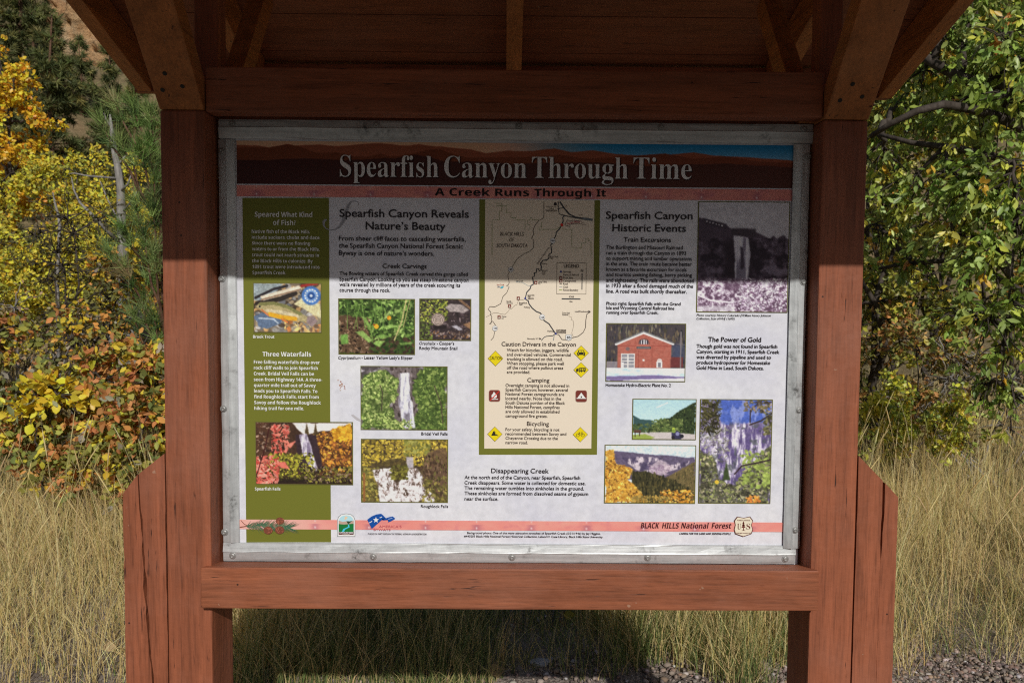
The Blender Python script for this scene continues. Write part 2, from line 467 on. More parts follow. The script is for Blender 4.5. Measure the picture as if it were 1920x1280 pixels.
board('backing_board', -0.6025, 0.6025, 0.0135, 0.026, 0.93, 1.905, M_H, panel, 0.002, axis=1, cuts=0)
LAY = 0.0004
def quad_px(mb, x0, y0, x1, y1, lay, col):
    """axis-aligned rectangle given by two corners of the print"""
    a = P(x0, y0); b = P(x1, y1)
    mb.add([(a[0], -LAY * lay, b[1]), (b[0], -LAY * lay, b[1]), (b[0], -LAY * lay, a[1]), (a[0], -LAY * lay, a[1])], [(0, 1, 2, 3)], col)
def poly_px(mb, pts, lay, col):
    q = [P(*p) for p in pts]
    area = sum(q[i][0] * q[(i + 1) % len(q)][1] - q[(i + 1) % len(q)][0] * q[i][1] for i in range(len(q)))
    if area < 0: q = q[::-1]
    mb.add([(x, -LAY * lay, z) for x, z in q], [tuple(range(len(q)))], col)
def line_px(mb, pts, w, lay, col, closed=False):
    q = [np.array(P(*p)) for p in pts]
    if closed: q.append(q[0])
    w = w * 0.00108 / 2
    L = []; R = []
    for i, p in enumerate(q):
        d = q[min(i + 1, len(q) - 1)] - q[max(i - 1, 0)]; d = d / (np.linalg.norm(d) + 1e-9)
        n = np.array([-d[1], d[0]]) * w; L.append(p + n); R.append(p - n)
    vs = [(p[0], -LAY * lay, p[1]) for p in L] + [(p[0], -LAY * lay, p[1]) for p in R]; k = len(q)
    mb.add(vs, [(i + k, i + 1 + k, i + 1, i) for i in range(k - 1)], col)

BLACK = ink((42, 36, 40)); WHITE = ink((222, 222, 212)); CREAM = ink((218, 203, 184)); OLIVE = ink((106, 108, 42)); FRAMEC = ink((98, 96, 48)); BROWN = ink((66, 54, 48))

flat = MB()
# green column, map board
poly_px(flat, [(454.5, 371), (616.7, 371), (620.8, 1016), (462, 1016)], 1, OLIVE)
poly_px(flat, [(898.8, 374), (1125.2, 375.5), (1119.3, 852), (897.9, 852)], 1, OLIVE)
flat.build('colour_field', M_PRINT, panel, colors=True)
flat = MB()
poly_px(flat, [(909.6, 374), (1114.6, 375.5), (1108.6, 840.4), (908, 840.4)], 2, CREAM)
mapface = flat.build('map_face', M_PRINT, panel, colors=True)

# ---------- lettering
def tr(sx, up, lo, dg=None):
    o = ''
    for ch in sx:
        if 'A' <= ch <= 'Z': o += chr(up + ord(ch) - 65)
        elif 'a' <= ch <= 'z': o += chr(lo + ord(ch) - 97)
        elif dg and ch.isdigit(): o += chr(dg + ord(ch) - 48)
        else: o += ch
    return o
BOLD = (0x1D5D4, 0x1D5EE, 0x1D7EC)
STY = {'B': (BOLD, 0.0, 0), 'M': (None, 0.0, 0), 'R': (None, 0.0, 0), 'I': (None, 0.0, 0.2), 'Z': (BOLD, 0.0, 0.2), 'X': (BOLD, 0.0, 0), 'T': (BOLD, 0.0, 0.2),
       'S': ((0x1D400, 0x1D41A, 0x1D7CE), -0.006, 0)}
CHS = {'S': 'SpearfishCanyonThroughTimeU', 'C': 'S', 'X': 'ACreekRunsThroughIt'}
_cu = bpy.data.curves.new('letters', 'FONT'); _cu.resolution_u = 3
_to = bpy.data.objects.new('letters', _cu); COL.objects.link(_to)
_cap = {}
_GL = {}
_CH = 'ABCDEFGHIJKLMNOPQRSTUVWXYZabcdefghijklmnopqrstuvwxyz0123456789' + ".,;:?()#/&-\u2019"
def _load(sty):
    """outline of every character once per style: {char: (verts, faces, advance)}"""
    a, off, shear = STY[sty]
    if a is None: a = (65, 97)
    lines = [''] + sorted(set('H' + CHS.get(sty, _CH)))
    gap = ' ' * 6
    _cu.body = '\n'.join(tr('H', *a) + gap + tr(c, *a) + gap + tr('H', *a) for c in lines)
    _cu.offset = off; _cu.space_line = 3.0
    _to.update_tag(); bpy.context.view_layer.update()
    me = bpy.data.meshes.new_from_object(_to.evaluated_get(bpy.context.evaluated_depsgraph_get()))
    v = np.empty(len(me.vertices) * 3, np.float32); me.vertices.foreach_get('co', v); v = v.reshape(-1, 3)[:, :2].copy()
    F = np.array([list(p.vertices)[:3] if len(p.vertices) == 3 else list(p.vertices)[:3] for p in me.polygons if len(p.vertices) == 3])
    quads = [tuple(p.vertices) for p in me.polygons if len(p.vertices) != 3]
    bpy.data.meshes.remove(me)
    # line pitch from the left-hand H of each line
    left = v[v[:, 0] < 0.35]
    ys = np.sort(left[:, 1])[::-1]
    pitch = 3.0
    lab = np.round(-(v[:, 1] - 0.35) / pitch).astype(int)
    out = {}
    hx0 = v[(lab == 0) & (v[:, 0] < 1.6)][:, 0]; row = v[lab == 0][:, 0]; xs = np.sort(row); cut = int(np.argmax(np.diff(xs))); base = xs[cut + 1] - xs[0]
    hw = xs[cut] - xs[0]
    for k, c in enumerate(lines):
        if k == 0: continue
        idx = np.where(lab == k)[0]; x = v[idx, 0]; o = np.sort(x); x0 = o[0]
        h2 = o[-1] - hw
        adv = (h2 - x0) - base
        mid = idx[(x > x0 + hw + 0.4) & (x < h2 - 0.4)]
        mp = -np.ones(len(v), int); mp[mid] = np.arange(len(mid))
        f = [tuple(mp[q]) for q in F if mp[q[0]] >= 0] + [tuple(mp[i] for i in q) for q in quads if mp[q[0]] >= 0]
        g = v[mid].copy(); g[:, 1] += k * pitch; g[:, 0] -= x0 + base / 2.0; g[:, 0] += shear * g[:, 1]
        out[c] = (g, f, adv)
    out[' '] = (np.zeros((0, 2)), [], base / 12.0 * 0.72)
    _GL[sty] = out
def glyphs(text, sty):
    if sty not in _GL: _load(sty)
    V = []; Fs = []; n = 0; x = 0.0
    for ch in text:
        g, f, adv = _GL[sty][ch]
        if len(g):
            q = g.copy(); q[:, 0] += x; V.append(q); Fs += [tuple(i + n for i in t) for t in f]; n += len(q)
        x += adv
    V = np.concatenate(V) if V else np.zeros((0, 2))
    return V, Fs
def capheight(sty):
    if sty not in _cap:
        v, f = glyphs('H', sty); _cap[sty] = float(v[:, 1].max() - v[:, 1].min())
    return _cap[sty]
class Lettering:
    def __init__(s): s.V = []; s.F = []; s.C = []
    def line(s, text, x0, x1, yb, cap, sty='M', col=BLACK, lay=4.5, rot=None):
        ch = capheight(sty)
        v, f = glyphs(text, sty)
        if not len(v): return
        ly = np.zeros(len(v))
        strike = {'M': ((0.03, 0.0), (0.015, 0.014), (0.012, -0.010)), 'R': ((0.016, 0.0),), 'I': ((0.022, 0.0),)}.get(sty, ())
        if strike:                   # heavier ink: the letter struck again a hair to the side
            n0 = len(v); f0 = list(f); vs = [v]; f = list(f0)
            for k_, (sx_, sy_) in enumerate(strike): vs.append(v + np.array([sx_, sy_])); f += [tuple(i + n0 * (k_ + 1) for i in q_) for q_ in f0]
            ly = np.repeat(np.arange(len(vs)) * 0.04, n0); v = np.concatenate(vs)
        lo, hi = v[:, 0].min(), v[:, 0].max()
        a = P(x0, yb); b = P(x1, yb); zb = P((x0 + x1) / 2, yb)[1]
        k = 0.00108 * cap / ch * (1.05 if STY[sty][0] is None else 1.0)
        X = (v[:, 0] - lo) / (hi - lo); Z = v[:, 1] * k
        if rot is None:
            x = a[0] + X * (b[0] - a[0]); z = zb + Z
        else:                        # rot = pixel end of the baseline
            e = P(*rot); d = np.array([e[0] - a[0], e[1] - a[1]]); L = np.linalg.norm(d); u = d / L
            x = a[0] + X * d[0] - u[1] * Z; z = a[1] + X * d[1] + u[0] * Z
        s.V.append(np.stack([x, -LAY * (lay + ly), z], 1)); s.F.append(f)
        s.C.append(np.tile(col, (len(x), 1)))
    def build(s, name, parent):
        """neighbouring lines become one block of text each"""
        bb = [(v[:, 0].min(), v[:, 0].max(), v[:, 2].min(), v[:, 2].max()) for v in s.V]
        grp = list(range(len(bb)))
        for i in range(len(bb)):
            for j in range(i):
                p, q = bb[i], bb[j]; gx = max(p[0], q[0]) - min(p[1], q[1]); gy = max(p[2], q[2]) - min(p[3], q[3])
                if gy < 0.55 * max(p[3] - p[2], q[3] - q[2]) and gx < 0.9 * max(p[3] - p[2], q[3] - q[2]):
                    a, b_ = grp[i], grp[j]; grp = [b_ if g == a else g for g in grp]
        for g in sorted(set(grp)):
            mem = [i for i in range(len(grp)) if grp[i] == g]
            V = np.concatenate([s.V[i] for i in mem]); C = np.concatenate([s.C[i] for i in mem]); F = []; n = 0
            for i in mem: F += [tuple(k + n for k in q) for q in s.F[i]]; n += len(s.V[i])
            me = bpy.data.meshes.new(name); me.from_pydata(V.tolist(), [], F)
            at_ = me.color_attributes.new('Col', 'FLOAT_COLOR', 'POINT'); c4 = np.ones((len(V), 4), np.float32); c4[:, :3] = C
            at_.data.foreach_set('color', c4.ravel()); me.update()
            link(name, me, M_PRINT, parent)

Tt = Lettering()
TW = ink((236, 230, 226)); TSH = ink((38, 16, 16))
for txt, a, b, yb in (('Spearfish', 637.7, 822.3, 332.2), ('Canyon', 833, 987, 333.6), ('Through', 997, 1177, 335), ('Time', 1187, 1296, 336)):
    Tt.line(txt, a + 1.8, b + 1.8, yb + 1.6, 39, 'S', TSH, 5)
    Tt.line(txt, a, b, yb, 39, 'S', TW, 5.8)
Tt.build('title_lettering', panel)
Tt = Lettering()
for txt, a, b, yb in (('A', 815.6, 833.7, 367), ('Creek', 842.8, 918.6, 367.4), ('Runs', 928.5, 992, 368), ('Through', 1001.7, 1108, 368.6), ('It', 1118.3, 1135.8, 369)):
    Tt.line(txt, a, b, yb, 13.6, 'X', ink((22, 14, 16)), 5)
Tt.build('subtitle_lettering', panel)

W = Lettering()
for txt, a, b, yb, cap in (('Speared What Kind', 478.5, 586, 407, 9.2), ('of Fish?', 512.6, 554.6, 422.2, 9.2), ('Three Waterfalls', 492.8, 583.8, 668, 8.6)):
    W.line(txt, a, b, yb, cap, 'B', WHITE)
for txt, a, b, yb in (('Native fish of the Black Hills', 472.6, 580.8, 437.6), ('include suckers, chubs and dace.', 472.6, 601, 448.4), ('Since there were no flowing', 472.8, 582, 459.2),
        ('waters to or from the Black Hills,', 473, 599.5, 470.2), ('trout could not reach streams in', 473.2, 598.6, 481.3), ('the Black Hills to colonize. By', 473.4, 586.7, 492.4),
        ('1891 trout were introduced into', 473.8, 599.5, 503.5), ('Spearfish Creek.', 473.8, 537, 514.3), ('Brook Trout', 475, 515, 633.8),
        ('Free falling waterfalls drop over', 476.5, 600, 681.8), ('rock cliff walls to join Spearfish', 476.5, 596.3, 692.5), ('Creek. Bridal Veil Falls can be', 476.5, 589.3, 703.3),
        ('seen from Highway 14A. A three-', 476.5, 604.5, 714.3), ('quarter mile trail out of Savoy', 476.7, 592.5, 725), ('leads you to Spearfish Falls. To', 476.9, 595.5, 735.8),
        ('find Roughlock Falls, start from', 477, 598, 746.5), ('Savoy and follow the Roughlock', 477.2, 602, 757.3), ('hiking trail for one mile.', 477.4, 570.3, 768), ('Spearfish Falls', 478.5, 526.3, 918.3)):
    W.line(txt, a, b, yb, 6.3 if 'Falls' not in txt[-6:] and 'Trout' not in txt[-6:] else 5.6, 'B', WHITE)
W.build('text_block', panel)

K = Lettering()
for txt, a, b, yb, cap in (('Spearfish Canyon Reveals', 636.8, 879.2, 407.6, 13.6), ('Nature\u2019s Beauty', 685.8, 835.5, 431, 13.6), ('Spearfish Canyon', 1135.8, 1298.4, 411, 12.9), ('Historic Events', 1147.9, 1286, 434.4, 12.9),
        ('Creek Carvings', 717.3, 800.2, 502.9, 7.9), ('Train Excursions', 1169, 1257.9, 453.8, 8.2), ('The Power of Gold', 1327.5, 1426.8, 640.6, 8.5), ('Disappearing Creek', 921, 1029, 886, 8.4)):
    K.line(txt, a, b, yb, cap, 'M')
for txt, b, yb in (('From sheer cliff faces to cascading waterfalls,', 873.4, 451.9), ('the Spearfish Canyon National Forest Scenic', 868.4, 465.4), ('Byway is one of nature\u2019s wonders.', 814.5, 479)):
    K.line(txt, 635.7, b, yb, 8.2, 'M')
for txt, b, yb in (('The flowing waters of Spearfish Creek carved this gorge called', 877.5, 516.6), ('Spearfish Canyon. Looking up you see steep limestone canyon', 878.6, 527.1), ('walls revealed by millions of years of the creek scouring its', 863.2, 537), ('course through the rock.', 732, 546.9)):
    K.line(txt, 636.8, b, yb, 6.5, 'M')
for txt, b, yb in (('The Burlington and Missouri Railroad', 1280.2, 467.4), ('ran a train through the Canyon in 1893', 1286.3, 477.7), ('to support mining and lumber operations', 1296.9, 488), ('in the area. The train route became better', 1296.6, 498.2),
        ('known as a favorite excursion for locals', 1287.2, 508.5), ('and tourists seeking fishing, berry picking', 1297.2, 518.5), ('and sightseeing. The rails were abondoned', 1301.4, 528.8), ('in 1933 after a flood damaged much of the', 1299.6, 539), ('line. A road was built shortly thereafter.', 1287.8, 549.3)):
    K.line(txt, 1136.4, b, yb, 6.6, 'M')
for txt, b, yb in (('Photo right: Spearfish Falls with the Grand', 1276, 571.9), ('Isle and Wyoming Central Railroad line', 1264.2, 580), ('running over Spearfish Creek.', 1234.3, 588.3)):
    K.line(txt, 1136.8, b, yb, 5.6, 'M')
K.line('Photo courtesy History Colorado (William Henry Johnson', 1305.8, 1445.1, 592.8, 3.9, 'I'); K.line('Collection, Scan #WHJ 11695).', 1305.8, 1378.2, 599, 3.9, 'I')
for txt, b, yb in (('Though gold was not found in Spearfish', 1457.2, 652.1), ('Canyon, starting in 1911, Spearfish Creek', 1461.1, 662.2), ('was diverted by pipeline and used to', 1445.4, 672.3), ('produce hydropower for Homestake', 1443.8, 682.5), ('Gold Mine in Lead, South Dakota.', 1431.8, 692.5)):
    K.line(txt, 1305.8, b, yb, 6.4, 'M')
K.line('Homestake Hydro-Electric Plant No. 2', 1135.6, 1257.7, 724.2, 5.4, 'M')
K.line('Cypripedium', 634.5, 676.3, 672.9, 5.3, 'I'); K.line('- Lesser Yellow Lady\u2019s Slipper', 678.3, 774, 672.9, 5.3, 'M')
K.line('Oreohelix', 786.3, 817, 646, 5.3, 'I'); K.line('- Cooper\u2019s', 819.3, 851.8, 646, 5.3, 'M'); K.line('Rocky Mountain Snail', 786.3, 857.8, 655, 5.3, 'M')
K.line('Bridal Veil Falls', 790, 839.5, 815, 5.3, 'M'); K.line('Roughlock Falls', 789.3, 840.5, 950.8, 5.3, 'M')
for txt, b, yb in (('At the north end of the Canyon, near Spearfish, Spearfish', 1088, 897.5), ('Creek disappears. Some water is collected for domestic use.', 1098, 907.6), ('The remaining water tumbles into sinkholes in the ground.', 1095, 917.5), ('These sinkholes are formed from dissolved seams of gypsum', 1103, 927.4), ('near the surface.', 934.5, 937.2)):
    K.line(txt, 871, b, yb, 6.3, 'M')
K.line('Background photo: One of the many attractive stretches of Spearfish Creek (5/31/1946) by Jay Higgins.', 876, 1126, 1000.3, 3.7, 'M')
K.line('#440203 Black Hills National Forest Historical Collection, Leland D. Case Library, Black Hills State University.', 870, 1131, 1006.6, 3.7, 'M')
K.line('CARING FOR THE LAND AND SERVING PEOPLE', 1273.8, 1370.2, 1001.3, 4.0, 'Z')
K.line('FUNDED IN PART THROUGH THE FEDERAL HIGHWAY ADMINISTRATION', 689.8, 800, 1001.6, 3.2, 'Z')
K.build('text_block', panel)

Mp = Lettering()
for txt, a, b, yb in (('Caution Drivers in the Canyon', 940.3, 1079.7, 648.8), ('Camping', 988.5, 1030.3, 716), ('Bicycling', 987.9, 1029.3, 797.5)):
    Mp.line(txt, a, b, yb, 7.5, 'M', BROWN)
for txt, b, yb in (('Watch for bicycles, joggers, wildlife', 1066.3, 658.9), ('and over-sized vehicles. Commercial', 1070.1, 667.2), ('trucking is allowed on this road.', 1055.1, 675.6), ('When stopping, please park well', 1057.3, 683.7), ('off the road where pullout areas', 1055.9, 691.8), ('are provided.', 994.2, 699.8)):
    Mp.line(txt, 950.3, b, yb, 5.4, 'M', BROWN)
for txt, b, yb in (('Overnight camping is not allowed in', 1067.3, 724.9), ('Spearfish Canyon; however, several', 1064.6, 733), ('National Forest campgrounds are', 1057.9, 741.1), ('located nearby. Note that in the', 1052, 749.2), ('South Dakota portion of the Black', 1059.2, 757.4), ('Hills National Forest, campfires', 1049.4, 765.5), ('are only allowed in established', 1049, 773.7), ('campground fire grates.', 1026.7, 782),
        ('For your safety, bicycling is not', 1049, 807.3), ('recommended between Savoy and', 1061.8, 815.4), ('Cheyenne Crossing due to the', 1046, 823.5), ('narrow road.', 989.7, 831.6)):
    Mp.line(txt, 947.8, b, yb, 5.4, 'M', BROWN)
def E(x, y): return x / 4.923 + 880, y / 4.923 + 360
def mt(txt, x0, x1, y, cap, sty='M', col=BROWN, lay=5):
    a = E(x0, y); b = E(x1, y); Mp.line(txt, a[0], b[0], a[1], cap, sty, col, lay)
mt('BLACK HILLS', 284, 504, 404, 6.4, 'I'); mt('OF', 370, 413, 457, 6.4, 'I'); mt('SOUTH DAKOTA', 250, 536, 511, 6.4, 'I')
mt('LEGEND', 872, 1012, 699, 6.2); mt('N', 1028, 1050, 738, 4.6)
for txt, b, y in (('Services', 937, 745), ('Points of Interest', 1010, 772), ('Picnic Area', 958, 800), ('Campground', 984, 828), ('Road', 908, 855), ('Creek', 912, 884), ('Forest Boundary', 1005, 912)):
    mt(txt, 867, b, y, 3.5, 'R')
mt('SCALE', 920, 966, 972, 2.8); mt('Miles', 925, 953, 1016, 2.6, 'R'); mt('SPEARFISH', 708, 806, 182, 3.2, 'B'); mt('Forest Service', 708, 804, 142, 2.6, 'R'); mt('Office', 737, 778, 161, 2.6, 'R')
mt('CHEYENNE', 800, 893, 1285, 3.8, 'B'); mt('CROSSING', 800, 892, 1303, 3.8, 'B'); mt('Newcastle, WY', 535, 640, 1359, 2.8, 'R'); mt('Lead/Deadwood', 975, 1095, 1108, 2.9, 'R')
mt('Terry Peak', 857, 929, 1122, 2.9, 'R'); mt('Summit', 858, 912, 1137, 2.9, 'R'); mt('Spearfish', 538, 600, 958, 2.9, 'R'); mt('Falls', 540, 566, 973, 2.9, 'R'); mt('SAVOY', 540, 597, 990, 3.0, 'B')
mt('Roughlock', 460, 535, 1029, 2.9, 'R'); mt('Falls', 460, 490, 1044, 2.9, 'R'); mt('Rod &', 345, 388, 1015, 2.9, 'R'); mt('Gun CG', 345, 400, 1031, 2.9, 'R'); mt('Timon', 298, 342, 1154, 2.9, 'R'); mt('CG', 298, 316, 1170, 2.9, 'R')
mt('Long Valley', 635, 718, 835, 2.9, 'R'); mt('PG', 637, 655, 851, 2.9, 'R'); mt('Iron Creek', 255, 323, 862, 2.8, 'R', ink((150, 60, 50))); mt('Lake', 258, 285, 880, 2.8, 'R', ink((70, 90, 120))); mt('Iron Creek', 430, 497, 827, 2.9, 'I')
mt('Bridal Veil', 745, 817, 603, 2.9, 'R'); mt('Falls', 747, 773, 618, 2.9, 'R'); mt('Botany', 668, 720, 667, 2.9, 'R'); mt('Eleventh', 668, 720, 730, 2.9, 'R'); mt('Hour', 670, 706, 747, 2.9, 'R'); mt('Gulch', 670, 702, 763, 2.9, 'R')
mt('Fishing', 505, 558, 1069, 2.9, 'R'); mt('Fishing', 722, 778, 1289, 2.9, 'R')
a = E(632, 668); Mp.line('Spearfish Canyon Hwy', a[0], 0, a[1], 3.0, 'R', BROWN, 5, rot=E(742, 512))
a = E(903, 302); Mp.line('You Are', a[0], 0, a[1], 3.2, 'B', ink((170, 60, 80)), 6, rot=E(962, 285)); a = E(968, 284); Mp.line('Here', a[0], 0, a[1], 3.2, 'B', ink((170, 60, 80)), 6, rot=E(1020, 286))
mt('14A', 755, 786, 457, 3.0, 'B', BLACK, 7); mt('14A', 656, 690, 1163, 3.4, 'B', BLACK, 7); mt('134', 224, 256, 1263, 3.2, 'B', BLACK, 7); mt('85', 370, 398, 722, 3.2, 'B', BLACK, 7); mt('85', 900, 934, 1352, 4.6, 'B', BLACK, 7)
mt('14', 1018, 1042, 220, 2.8, 'R'); mt('14', 882, 904, 138, 2.8, 'R')
Mp.line('CAUTION', 918.5, 940.5, 673.8, 6.0, 'R', ink((48, 44, 20)), 7)
Mp.build('text_block', mapface)

# ---------- map drawing
G = MB()
MG = ink((112, 130, 72)); ROADC = ink((58, 60, 64)); THIN = ink((96, 86, 76)); DASH = ink((150, 138, 122))
EL = lambda pts: [E(*p) for p in pts]
line_px(G, EL([(210, 585), (210, 258), (276, 258), (276, 175), (300, 175), (300, 106), (253, 106), (253, 130), (345, 130), (345, 195), (386, 195), (386, 238), (430, 238), (430, 260), (514, 260), (514, 345), (560, 345), (560, 303), (540, 303), (540, 260), (562, 260), (562, 238), (580, 238), (580, 260), (640, 260)]), 0.9, 3, MG)
line_px(G, EL([(668, 278), (668, 325), (645, 325), (645, 346), (800, 346), (845, 318)]), 0.9, 3, MG)
line_px(G, EL([(862, 325), (862, 346), (946, 346), (946, 519), (1034, 519), (1034, 473), (1075, 473), (1075, 430), (1098, 430), (1098, 452), (1122, 455), (1124, 590)]), 0.9, 3, MG)
line_px(G, EL([(688, 88), (688, 240), (640, 265), (605, 310), (588, 355), (594, 390), (572, 432), (590, 436), (592, 515), (560, 545), (490, 580), (440, 618), (400, 685), (355, 765), (368, 835), (362, 855), (342, 862), (368, 875), (345, 930), (310, 965), (290, 1030), (235, 1060), (190, 1056), (174, 1080), (200, 1110), (195, 1130), (208, 1150), (200, 1215), (186, 1217), (215, 1190), (240, 1225), (241, 1245)]), 1.2, 3.3, THIN)
line_px(G, EL([(234, 1288), (224, 1340), (200, 1366)]), 1.2, 3.3, THIN)
line_px(G, EL([(155, 1153), (180, 1140), (200, 1130), (225, 1113), (262, 1115), (290, 1125), (330, 1128), (355, 1105), (372, 1078), (390, 1077), (420, 1045), (440, 1040), (448, 1010), (465, 992), (495, 995), (515, 985)]), 0.8, 3.2, DASH)
line_px(G, EL([(878, 218), (862, 235), (866, 270), (852, 305), (830, 345), (800, 375), (800, 400), (785, 425), (772, 445), (768, 475), (750, 487), (758, 520), (760, 560), (735, 575), (735, 610), (715, 628), (680, 630), (655, 660), (665, 690), (662, 720), (645, 730), (640, 710), (620, 710), (618, 745), (600, 745), (602, 775), (582, 785), (592, 830), (590, 852), (570, 862), (562, 890), (530, 925), (515, 985), (545, 1005), (550, 1030), (580, 1070), (620, 1103), (655, 1115), (675, 1140), (690, 1185), (735, 1215), (795, 1305)]), 2.0, 3.6, ROADC)
line_px(G, EL([(795, 1305), (770, 1325), (710, 1330), (690, 1340), (664, 1370)]), 1.3, 3.4, ROADC); line_px(G, EL([(785, 1310), (776, 1368)]), 1.1, 3.4, ink((90, 110, 120)))
line_px(G, EL([(795, 1310), (825, 1315), (855, 1360), (905, 1362), (945, 1345), (1005, 1330), (1050, 1295), (1072, 1250), (1075, 1180), (1085, 1125), (1118, 1105)]), 1.4, 3.4, THIN)
line_px(G, EL([(920, 1130), (920, 1148), (940, 1150), (943, 1180), (958, 1185), (963, 1235), (945, 1300), (960, 1335)]), 0.8, 3.3, DASH)
line_px(G, EL([(820, 90), (820, 150), (830, 205), (880, 218), (950, 235), (1040, 248)]), 1.6, 3.5, ROADC); line_px(G, EL([(835, 92), (875, 150), (920, 205), (980, 235), (1060, 245), (1138, 262)]), 2.6, 3.6, ROADC); line_px(G, EL([(825, 155), (875, 145)]), 1.6, 3.5, ROADC)
poly_px(G, EL([(1035, 240), (1080, 238), (1140, 250), (1132, 268), (1040, 256)]), 4, ink((96, 104, 110)))
line_px(G, EL([(880, 305), (905, 258), (908, 272), (960, 262), (1030, 270), (1075, 308), (1010, 290), (940, 296), (925, 305), (932, 322)]), 0.9, 3.5, ink((90, 50, 60)), True)
poly_px(G, EL([(838, 303), (850, 290), (866, 296), (866, 312), (852, 320)]), 5, ink((200, 40, 30)))
line_px(G, EL([(808, 652), (1080, 656), (1076, 942), (806, 940)]), 0.9, 3.5, THIN, True)
line_px(G, EL([(1041, 752), (1039, 900)]), 1.6, 3.6, ROADC); line_px(G, EL([(852, 985), (1025, 987)]), 2.0, 3.6, ROADC)
line_px(G, EL([(430, 830), (490, 835), (540, 862), (575, 868)]), 0.7, 3.1, ink((150, 165, 170)))
line_px(G, EL([(828, 902), (858, 902)]), 0.9, 3.6, ink((130, 160, 60))); line_px(G, EL([(832, 845), (856, 850)]), 1.2, 3.6, THIN); line_px(G, EL([(830, 875), (858, 875)]), 0.7, 3.6, ink((150, 165, 170)))
poly_px(G, EL([(285, 880), (305, 868), (320, 872), (308, 886), (292, 890)]), 4, ink((70, 165, 185)))
def disc(cx, cy, r, lay, col, n=18): poly_px(G, [(cx + r * math.cos(2 * math.pi * k / n), cy + r * math.sin(2 * math.pi * k / n)) for k in range(n)], lay, col)
for x, y, r in ((770, 450, 5.2), (672, 1153, 5.4), (237, 1257, 5.2), (383, 715, 5.0)):
    cx, cy = E(x, y); disc(cx, cy, r, 4.2, ink((140, 140, 138))); disc(cx, cy, r - 0.7, 4.8, ink((226, 226, 222)))
cx, cy = E(916, 1342)
poly_px(G, [(cx - 5.6, cy - 5.4), (cx + 5.6, cy - 5.4), (cx + 5.8, cy + 3.5), (cx, cy + 6), (cx - 5.8, cy + 3.5)], 4.4, ink((140, 140, 138))); poly_px(G, [(cx - 4.9, cy - 4.7), (cx + 4.9, cy - 4.7), (cx + 5, cy + 3), (cx, cy + 5.1), (cx - 5, cy + 3)], 4.9, ink((228, 228, 224)))
for x, y in ((613, 836), (452, 980), (372, 1052), (275, 1154), (844, 792), (844, 820)):
    cx, cy = E(x, y); poly_px(G, [(cx - 2.9, cy - 3), (cx + 2.9, cy - 3), (cx + 2.9, cy + 3), (cx - 2.9, cy + 3)], 4.6, ink((118, 56, 46))); poly_px(G, [(cx - 1.7, cy + 1.6), (cx, cy - 1.6), (cx + 1.7, cy + 1.6)], 5.2, ink((226, 214, 200)))
cx, cy = E(793, 112); disc(cx, cy, 3, 4.4, BLACK, 10)
for x, y in ((845, 735), (517, 980), (798, 1305)):
    cx, cy = E(x, y); disc(cx, cy, 2.0, 5, ink((56, 62, 130)), 8)
for x, y in ((1108, 1101), (655, 1352)):
    cx, cy = E(x, y); poly_px(G, [(cx - 1.8, cy - 1.8), (cx + 2.2, cy), (cx - 1.8, cy + 1.8)], 5, BLACK)
G.build('map_lines', M_PRINT, mapface, colors=True)
# warning signs
YEL = ink((238, 196, 22)); YB2 = ink((110, 92, 30))
SIGNS = []
for x, y, r in ((929, 671.7, 14.6), (1089.6, 661.5, 14.3), (1089.4, 693, 14.3), (927.8, 813.2, 14.2), (1088, 814, 14.2)):
    G = MB()
    poly_px(G, [(x - r, y), (x, y - r), (x + r, y), (x, y + r)], 4.2, YB2); r -= 0.9
    poly_px(G, [(x - r, y), (x, y - r), (x + r, y), (x, y + r)], 4.8, YEL)
    SIGNS.append(G.build('warning_symbol', M_PRINT, mapface, colors=True))
DK = ink((44, 42, 34)); G = MB()
poly_px(G, [(1084, 656), (1095, 656), (1095.6, 660.5), (1083.4, 660.5)], 5.4, DK); poly_px(G, [(1082, 660.3), (1097, 660.3), (1097, 665), (1082, 665)], 5.4, DK); poly_px(G, [(1085.4, 657.2), (1089, 657.2), (1089, 660), (1085.1, 660)], 5.9, YEL); poly_px(G, [(1090, 657.2), (1093.7, 657.2), (1094, 660), (1090, 660)], 5.9, YEL); disc(1083.8, 665.6, 1.5, 5.6, DK, 8); disc(1095.2, 665.6, 1.5, 5.6, DK, 8); disc(1084.6, 662.4, 0.9, 6.2, YEL, 8); disc(1094.4, 662.4, 0.9, 6.2, YEL, 8)
G.build('bus_drawing', M_PRINT, SIGNS[1], colors=True); G = MB()
poly_px(G, [(1086, 689), (1098, 689), (1098, 695.5), (1086, 695.5)], 5.4, DK); poly_px(G, [(1080, 691.5), (1084.8, 690), (1084.8, 695.5), (1080, 695.5)], 5.4, DK)
for x in (1081.5, 1086.5, 1090, 1095.5): disc(x, 696, 1.3, 5.6, DK, 8)
for x in (1088.2, 1091.2, 1094.2): poly_px(G, [(x, 690.3), (x + 1.4, 690.3), (x + 1.4, 694), (x, 694)], 6, YEL)
G.build('truck_drawing', M_PRINT, SIGNS[2], colors=True); G = MB()
poly_px(G, [(921, 816), (925, 808), (927.2, 807), (928.5, 811), (930.5, 816)], 5.4, DK); disc(931.5, 814.5, 1.4, 5.6, DK, 8); disc(929.6, 810, 0.8, 5.6, DK, 8); disc(933.6, 816, 0.9, 5.6, DK, 8)
G.build('falling_rock_drawing', M_PRINT, SIGNS[3], colors=True); G = MB()
for x in (1083.4, 1092.6):
    line_px(G, [(x + 3 * math.cos(k * math.pi / 6), 815 + 3 * math.sin(k * math.pi / 6)) for k in range(12)], 0.8, 5.4, DK, True)
